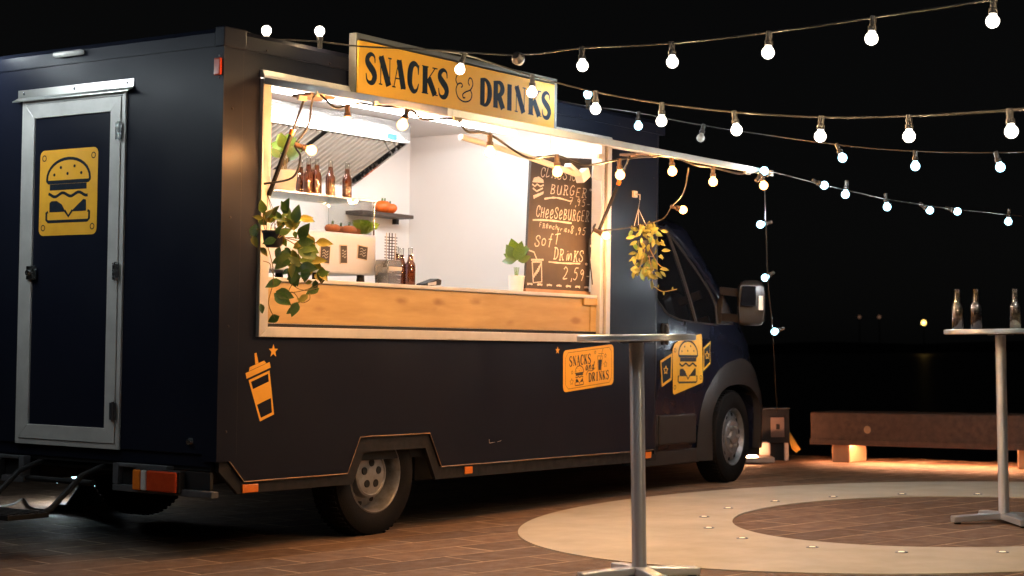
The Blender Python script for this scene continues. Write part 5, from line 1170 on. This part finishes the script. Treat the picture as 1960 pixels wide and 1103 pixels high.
def strand(label, wire, bulbs, sock='socket', r=0.0045, group=None, frame=WORLD):
    """wire: 3-D points; bulbs: (centre, direction the bulb points, kind)"""
    base = Vector(wire[0]); th = thing('string_lights', label, 'string lights', base, WORLD, group)
    q = MB(); q.tube(smoothpath(wire, 6), r, 6); part(q, 'cable', M['cable'], th, smooth=60)
    for c, d, kind in bulbs:
        d = Vector(d).normalized(); z_ = -d; x_ = z_.cross(Vector((0.3, 1, 0.1))).normalized(); y_ = z_.cross(x_)
        m_ = Matrix((x_, y_, z_)).transposed().to_4x4(); m_.translation = Vector(c) - d * 0.033 - base
        so = D.objects.new('socket', SME[sock]); COL.objects.link(so); so.parent = th; so.matrix_basis = m_
        bu_ = D.objects.new('bulb', GME[kind]); COL.objects.link(bu_); bu_.parent = so
        if kind in LAMP:
            lo_ = D.objects.new('bulb_light', LAMP[kind]); COL.objects.link(lo_); lo_.parent = so; lo_.location = (0, 0, -0.031)
    return th
DN = Vector((0, 0, -1)); UPV = Vector((0, 0, 1))
def hang(px, py, dep, kind, d=DN): c = at(px, py, dep); return (c, d, kind)
def top(b): return b[0] - b[1].normalized() * 0.088
def jd(): return (DN + Vector((random.uniform(-.12, .12), random.uniform(-.12, .12), 0))).normalized()
# strand 1: from the roof edge of the truck across the sign and over the plaza
s1r = [hang(510, 58, 9.25, 'plazabulb', UPV), hang(612, 59, 9.35, 'plazabulb', UPV)]
s1 = [hang(1115, 127, 8.2, 'plazabulb', jd()), hang(1287, 120, 7.85, 'plazabulb', jd()), hang(1470, 102, 7.5, 'plazabulb', jd()), hang(1668, 75, 7.2, 'plazabulb', jd()), hang(1900, 42, 6.95, 'plazabulb', jd()), hang(2160, 0, 6.7, 'plazabulb', jd()), hang(2450, -55, 6.4, 'plazabulb', jd()), hang(2800, -130, 6.1, 'plazabulb', jd())]
w1 = [at(455, 56, 9.2), at(512, 74, 9.25), at(560, 77, 9.3), at(612, 80, 9.35), at(690, 89, 9.3), at(817, 95, 9.1), at(990, 105, 8.6)] + [top(b) for b in s1] + [at(3300, -260, 5.8)]
t1 = strand('string of white bulbs crossing the top edge of the yellow sign to the roof corner', w1, s1r + s1)
q = MB(); c = at(992, 113, 8.6); q.lathe([(0, 0.035), (0.02, 0.03), (0.034, 0.0), (0.02, -0.032), (0, -0.035)], c, (1, 0.2, -0.5), 10); part(q, 'dead_lamp', M['steel_dark'], t1)
# strand 2: branches off at the sign
s2 = [hang(880, 134, 9.15, 'plazabulb', Vector((-0.35, 0.1, -1))), hang(1018, 178, 9.0, 'plazabulb', Vector((-0.1, 0, -1)))] + [hang(px, py, dp2, 'plazabulb', jd()) for px, py, dp2 in ((1140, 210, 8.85), (1266, 233, 8.6), (1410, 250, 8.3), (1570, 262, 7.95), (1740, 262, 7.5), (1936, 253, 7.0), (2190, 235, 6.5), (2500, 205, 6.0))]
strand('string of white bulbs hanging from the middle of the yellow sign', [at(817, 95, 9.1)] + [top(b) for b in s2] + [at(3000, 130, 5.4)], s2)
# strand 3: roof front edge outwards
s3 = [hang(1125, 180, 11.1, 'coolbulb', UPV), hang(1222, 242, 11.3, 'coolbulb', jd()), hang(1341, 265, 11.2, 'offbulb', Vector((-0.3, 0.1, -1))), hang(1613, 303, 10.4, 'coolbulb', Vector((0.35, -0.3, -1))), hang(1752, 319, 10.1, 'coolbulb', jd()), hang(1915, 321, 9.8, 'coolbulb', Vector((0.3, -0.2, -1))), hang(2100, 318, 9.5, 'coolbulb', jd())]
strand('string of white bulbs with one unlit bulb running off the front roof edge', [at(1060, 192, 11.3), at(1124, 203, 11.15)] + [top(b) for b in s3[1:]] + [at(2300, 280, 9.2)], s3, r=0.004)
# strand 4: from the awning corner to the far right
s4 = [hang(1463, 327, 10.9, 'coolbulb', Vector((0.6, -0.3, 0.7)))] + [hang(px, py, dp2, 'coolbulb', d) for px, py, dp2, d in ((1578, 355, 11.4, Vector((.8, -.5, -.3))), (1618, 373, 11.6, jd()), (1698, 397, 12.0, jd()), (1780, 403, 12.3, Vector((.7, -.5, -.5))), (1833, 405, 12.5, Vector((.5, -.5, -.2))), (1930, 425, 12.8, jd()))]
strand('string of small white bulbs sagging away from the awning corner', [at(1464, 338, 10.9), at(1475, 329, 10.95), at(1560, 350, 11.4), at(1650, 371, 11.8), at(1700, 382, 12.0), at(1800, 397, 12.4), at(1880, 406, 12.7), at(1990, 415, 13.0), at(2200, 420, 13.6)], s4, r=0.004)
# strand 5: hangs straight down behind the cab
s5 = [hang(1455, 430, 12.2, 'coolbulb', Vector((-.8, .5, -.2))), hang(1464, 532, 12.6, 'coolbulb', Vector((-.8, .3, -.4))), hang(1482, 635, 13.0, 'coolbulb', Vector((-.7, .3, -.2)))]
strand('string of small white bulbs hanging straight down in front of the cab', [at(1463, 345, 11.6), at(1466, 430, 12.2), at(1470, 540, 12.6), at(1479, 640, 13.0), at(1487, 788, 13.9)], s5, r=0.004)
# strand 6: awning lights, warm
fd = lambda x, y: (TRUCK @ Vector((x, y, 2.1)) - CAM).dot(fwd)
aw = [hang(597, 288, 8.95, 'warmbulb', Vector((.8, -.55, -.3))), hang(665, 236, 8.72, 'warmbulb'), hang(770, 240, 8.5, 'warmbulb', Vector((-.3, .2, -1))), hang(938, 292, 8.72, 'warmbulb'), hang(1067, 330, 9.3, 'warmbulb', Vector((.05, 0, -1))), hang(1187, 336, 9.8, 'warmbulb', Vector((.1, 0, -1))), hang(1287, 329, 10.2, 'warmbulb', Vector((.08, 0, -1))), hang(1365, 349, 10.55, 'warmbulb'), hang(1462, 356, 10.95, 'warmbulb', Vector((.3, -.1, -1)))]
wpts = [at(505, 352, 8.98), at(560, 340, 8.97), at(575, 300, 8.96), top(aw[0]), at(590, 240, 8.95), at(598, 192, 8.93), at(612, 182, 8.85), at(640, 205, 8.75), top(aw[1]), at(690, 198, 8.65), at(720, 203, 8.6), top(aw[2]), at(810, 228, 8.5), at(870, 228, 8.5), at(895, 252, 8.58), top(aw[3]), at(1010, 302, 9.0), top(aw[4]), at(1120, 316, 9.5), top(aw[5]), at(1240, 300, 10.0), top(aw[6]), at(1330, 316, 10.35), top(aw[7]), at(1410, 332, 10.7), at(1435, 331, 10.8), top(aw[8]), at(1470, 338, 10.98)]
a6 = strand('string of warm orange bulbs tied along the awning edge', wpts, aw, 'socket_brown', 0.006)
for px, py, dp2 in ((578, 188, 8.9), (612, 180, 8.85), (722, 200, 8.6), (875, 228, 8.5), (1150, 300, 9.6), (1250, 297, 10.05), (1430, 330, 10.8)):
    q = MB(); q.box(-0.03, -0.008, -0.012, 0.03, 0.008, 0.012, Matrix.Translation(at(px, py, dp2)) @ TRUCK.to_3x3().to_4x4())
    part(q, 'cable_clamp', M['tape'], a6)
# strand 7: drops from the awning to the hook and the hatch frame
e1 = hang(1308, 402, 11.35, 'warmbulb', Vector((.9, -.5, -.25))); e2 = hang(1161, 452, 11.5, 'warmbulb', Vector((.5, -.6, -.4)))
strand('warm bulb pair on the cable drooping from the awning to the cab roof', [at(1318, 322, 10.3), at(1308, 370, 10.9), top(e1), at(1270, 418, 11.5), at(1240, 428, 11.7), at(1190, 438, 11.65), top(e2), at(1140, 430, 11.4), at(1128, 470, 11.4), at(1134, 545, 11.35)], [e1, e2], 'socket_brown', 0.0045)
# strand 8: bulbs behind the rear end of the truck, over the left of the plaza (out of frame, it throws the cool light on the rear wall)
s8 = [(TRUCK @ Vector(p), DN, 'coolbulb') for p in ((-0.16, 1.80, 2.70), (-0.40, 1.70, 2.65), (-0.62, 1.60, 2.62), (-0.84, 1.45, 2.59), (-1.05, 1.30, 2.58), (-1.25, 1.15, 2.57), (-1.45, 1.0, 2.58), (-1.65, 0.85, 2.60), (-1.85, 0.70, 2.62), (-2.25, 0.40, 2.70))]
strand('string of white bulbs leading away from the rear roof corner', [TRUCK @ Vector((0.0, 2.05, 2.68))] + [top(b) for b in s8] + [TRUCK @ Vector((-3.2, -0.6, 3.3))], s8)
# unseen strand added above the view, for cool highlights on the table posts
rz0 = Vector((right.x, right.y, 0)).normalized(); fz0 = Vector((fwd.x, fwd.y, 0)).normalized(); g00 = Vector((CAM.x, CAM.y, 0))
s10 = [(g00 + fz0 * (5.0 - 0.05 * k) + rz0 * (-1.9 + 0.62 * k) + Vector((0, 0, 2.95 + 0.015 * (k - 4) ** 2)), DN, 'coolbulb') for k in range(9)]
strand('added string of white bulbs overhead out of view, lighting the table posts', [g00 + fz0 * 5.1 - rz0 * 3.0 + Vector((0, 0, 3.6))] + [top(b) for b in s10] + [g00 + fz0 * 4.4 + rz0 * 4.6 + Vector((0, 0, 3.7))], s10)
# bulbs lying behind the truck by the rear jack
s9 = [hang(110, 918, 12.1, 'coolbulb', Vector((-.5, .2, -.8))), hang(144, 911, 12.3, 'coolbulb', jd()), hang(174, 930, 12.0, 'coolbulb', jd())]
strand('short string of white bulbs under the far side of the truck by the jack', [at(90, 900, 12.1), top(s9[0]), top(s9[1]), top(s9[2]), at(215, 900, 12.2)], s9)

# ------------------------------------------------------------------ tables and their bottles
def bar_table(p, h_, rtop, rpost, rot, label, arm):
    t_ = thing('bar_table', label, 'bar table', p, WORLD); p = Vector(p)
    q = MB().lathe([(0.0, h_ - 0.028), (rtop - 0.006, h_ - 0.028), (rtop, h_ - 0.024), (rtop, h_ - 0.004), (rtop - 0.006, h_), (0.0, h_)], p, n=64); part(q, 'table_top', M['steel_table'], t_, smooth=40)
    q = MB().lathe([(rpost, 0.045), (rpost, h_ - 0.034)], p, n=28); part(q, 'post', M['steel_table'], t_, smooth=40)
    q = MB().lathe([(0.0, h_ - 0.036), (rpost * 2.4, h_ - 0.036), (rpost * 2.4, h_ - 0.030), (0, h_ - 0.030)], p, n=24); part(q, 'collar', M['steel_dark'], t_, smooth=40)
    for k in range(4):
        a = rot + k * math.pi / 2; mm = Matrix.Translation(p) @ Matrix.Rotation(a, 4, 'Z')
        q = MB(); q.prism([(0.0, 0.020), (rpost * 1.2, 0.022), (arm, 0.010), (arm, 0.046), (rpost * 1.2, 0.060), (0.0, 0.060)], 'y', -0.032, 0.032, mm); part(q, 'foot', M['steel_table'], t_, bev=0.006)
        q = MB(); q.lathe([(0.02, 0.0), (0.02, 0.012)], mm @ Vector((arm - 0.03, 0, 0)), n=12); part(q, 'foot_pad', M['rubber'], t_)
    return t_
T1 = on_ground(1224, 1110); T2 = on_ground(1922, 1001)
va = math.atan2(right.y, right.x)
d1 = (T1 - CAM).dot(fwd); d2 = (T2 - CAM).dot(fwd)
h1 = (1110 - 641) / FPX * d1; h2 = (1001 - 630) / FPX * d2
bar_table(T1, h1, 114 / FPX * d1, 14 / FPX * d1, va + 0.30, 'steel bar table with an empty round top in front of the truck', 0.285)
bar_table(T2, h2, 106 / FPX * d2, 10 / FPX * d2, va + 0.12, 'steel bar table with clear bottles standing on its round top', 0.31)
bp2 = bottle_proto('cola', 0.045, 'nearly empty clear bottle at the rim of the bar table', 'bottles on the bar table')
bp3 = bottle_proto('cola', 0.105, 'clear bottle half full of dark drink on the bar table', 'bottles on the bar table')
bp4 = bottle_proto('cola', 0.022, 'almost dry clear bottle past the table post on the bar table', 'bottles on the bar table')
for pr_, px in ((bp2, 1837), (bp3, 1873), (bp4, 1948)):
    off = (px - 1919) / FPX * d2; rz = Vector((right.x, right.y, 0)).normalized()
    pr_.matrix_world = Matrix.Translation(T2 + rz * off + Vector((0, 0, h2 + 0.0005)))

# ------------------------------------------------------------------ timber beam bench with light strip, cabinet, blocks, jack
D1 = (BEAM_A - CAM).dot(fwd)
zbot, ztop = (884 - 846) / FPX * D1, (884 - 789) / FPX * D1
bh = ztop - zbot; BL = 7.0
bench = thing('timber_bench', 'long heavy timber beam bench on blocks at the quay edge', 'bench', quay(BL / 2, 0.2), WORLD)
def qbox(s0, s1, t0, t1, z0, z1, name, m, bev=0.0, kind=None):
    q = MB(); vs = [quay(s, t_) + Vector((0, 0, z)) for z in (z0, z1) for t_ in (t0, t1) for s in (s0, s1)]
    q.add(vs, BF); return part(q, name, m, bench, bev=bev)
bmo = qbox(0.0, BL, 0.0, 0.42, zbot, ztop, 'beam', M['timber'], 0.012)
def s_at(px):
    lo, hi = -1.0, 12.0
    for _ in range(40):
        md = (lo + hi) / 2
        if project(quay(md, 0.0))[0] < px: lo = md
        else: hi = md
    return lo
for s0, s1_ in ((s_at(1588), s_at(1623)), (s_at(1944), s_at(1985)), (3.9, 4.15), (6.2, 6.45)): qbox(s0, s1_, 0.04, 0.36, -0.002, zbot - 0.001, 'foot_block', M['timberfoot'], 0.01)
qbox(0.05, BL - 0.1, 0.055, 0.070, zbot - 0.012, zbot - 0.002, 'light_strip', M['ledwarm'])
qbox(0.0, BL, -0.014, -0.001, zbot - 0.020, zbot + 0.03, 'light_shade', M['timber'])
for s0 in (0.55, 1.75, 2.7, 3.9): 
    q = MB(); q.lathe([(0, 0.004), (0.03, 0.003), (0.034, 0)], quay(s0, 0.0) + Vector((0, 0, zbot + bh * 0.45)), -bnrm, 14); part(q, 'plug', M['timberfoot'], bench, smooth=50)
c0 = on_ground(1489, 882); dc = (c0 - CAM).dot(fwd); k_ = dc / FPX
rgt = Vector((right.x, right.y, 0)).normalized(); bck = Vector((fwd.x, fwd.y, 0)).normalized()
cab_ = thing('power_cabinet', 'dark electrical cabinet with a socket plate standing beside the cab', 'electrical cabinet', c0, WORLD)
def cbox(px0, px1, py0, py1, d0, d1, name, m, bev=0.004):
    q = MB(); vs = [c0 + rgt * ((px - 1489) * k_) + bck * d_ + Vector((0, 0, (882 - py) * k_)) for py in (py1, py0) for d_ in (d0, d1) for px in (px0, px1)]
    q.add(vs, BF); return part(q, name, m, cab_, bev=bev)
cbox(1456, 1512, 784, 848, 0.0, 0.30, 'housing', M['skirt']); cbox(1454, 1514, 781, 783.6, -0.02, 0.32, 'lid', M['steel_dark'])
cbox(1476, 1502, 799, 837, -0.012, -0.001, 'socket_plate', M['plate_brown']); cbox(1486, 1493, 812, 822, -0.018, -0.0125, 'socket_hole', M['blackplastic'])
cbox(1460, 1510, 848.6, 884, 0.05, 0.26, 'pedestal', M['skirt']); cbox(1502, 1510, 848.6, 882, 0.0, 0.045, 'leg', M['block'])
q = MB(); vs = [c0 + rgt * ((px - 1489) * k_) + bck * d_ + Vector((0, 0, (882 - py) * k_)) for d_ in (0.10, 0.14) for px, py in ((1514, 826), (1536, 862), (1528, 868), (1520, 862), (1514, 845))]
q.add(vs, [list(range(5)), list(range(9, 4, -1))] + [(i, (i + 1) % 5, 5 + (i + 1) % 5, 5 + i) for i in range(5)]); solo(q, 'wheel_chock', M['yellowstrap'], 'bright yellow wedge leaning against the electrical cabinet', 'wedge', c0 + rgt * 0.1, WORLD)
c1 = on_ground(1450, 888)
pk = thing('concrete_step', 'low pale concrete step with an upright stone lit pink in front of the cab', 'step', c1, WORLD)
q = MB(); k2 = (c1 - CAM).dot(fwd) / FPX
q.add([c1 + rgt * (px - 1450) * k2 + bck * d_ + Vector((0, 0, (888 - py) * k2)) for py in (886, 876) for d_ in (0.0, 0.5) for px in (1395, 1483)], BF); part(q, 'tread', M['block'], pk, bev=0.006)
q = MB(); q.add([c1 + rgt * (px - 1450) * k2 + bck * d_ + Vector((0, 0, (888 - py) * k2)) for py in (875.8, 849) for d_ in (0.2, 0.4) for px in (1452, 1482)], BF); part(q, 'upright', M['block'], pk, bev=0.02)
q = MB(); q.add([c1 + rgt * (px - 1450) * k2 + bck * d_ + Vector((0, 0, (888 - py) * k2)) for py in (875.6, 873) for d_ in (0.02, 0.05) for px in (1400, 1450)], BF); part(q, 'light_strip', M['ledwarm'], pk)
# jack under the truck's far rear
j0 = Vector((0, 0, 0)) + on_ground(165, 976)
jk = thing('jack_stand', 'black stabiliser jack standing under the far rear of the truck', 'jack', j0, WORLD)
q = MB(); q.box(j0.x - 0.16, j0.y - 0.16, 0.0, j0.x + 0.16, j0.y + 0.16, 0.045); part(q, 'foot_plate', M['blackplastic'], jk, bev=0.006)
q = MB().lathe([(0.13, 0.046), (0.05, 0.16), (0.045, 0.30), (0.0, 0.30)], j0, n=14); part(q, 'column', M['blackplastic'], jk, smooth=30)
# cable lying on the ground on the left
q = MB(); q.tube(smoothpath([on_ground(px, py, 0.008) for px, py in ((-40, 975), (20, 966), (45, 955), (60, 972), (95, 976), (130, 968), (60, 985), (-30, 990))], 6), 0.007, 6)
solo(q, 'power_cable', M['cable'], 'black power cable lying on the paving behind the truck', 'cable', on_ground(60, 972), WORLD, smooth=60)
# far lamps across the water
def far_lamp(px, py, dist, r, m, label):
    c = at(px, py, dist); t_ = thing('shore_lamp', label, 'street lamp', (c.x, c.y, -1.2), WORLD, 'lamps on the far shore')
    q = MB().lathe([(r, -0.0), (0.0, r)] and [(0, r), (r * .7, r * .7), (r, 0), (r * .7, -r * .7), (0, -r)], c, n=14); part(q, 'globe', M[m], t_, smooth=70)
    q = MB(); q.tube([(c.x, c.y, -1.2), (c.x, c.y, c.z - r)], [0.12, 0.07], 8); part(q, 'pole', M['bank'], t_)
far_lamp(1768, 618, 300, 0.42, 'farlamp', 'bright yellow lamp shining on the far shore'); far_lamp(1683, 607, 310, 0.3, 'farlamp2', 'faint reddish lamp glimmering on the far shore'); far_lamp(1645, 607, 310, 0.26, 'farlamp2', 'faint reddish lamp glimmering on the far shore')
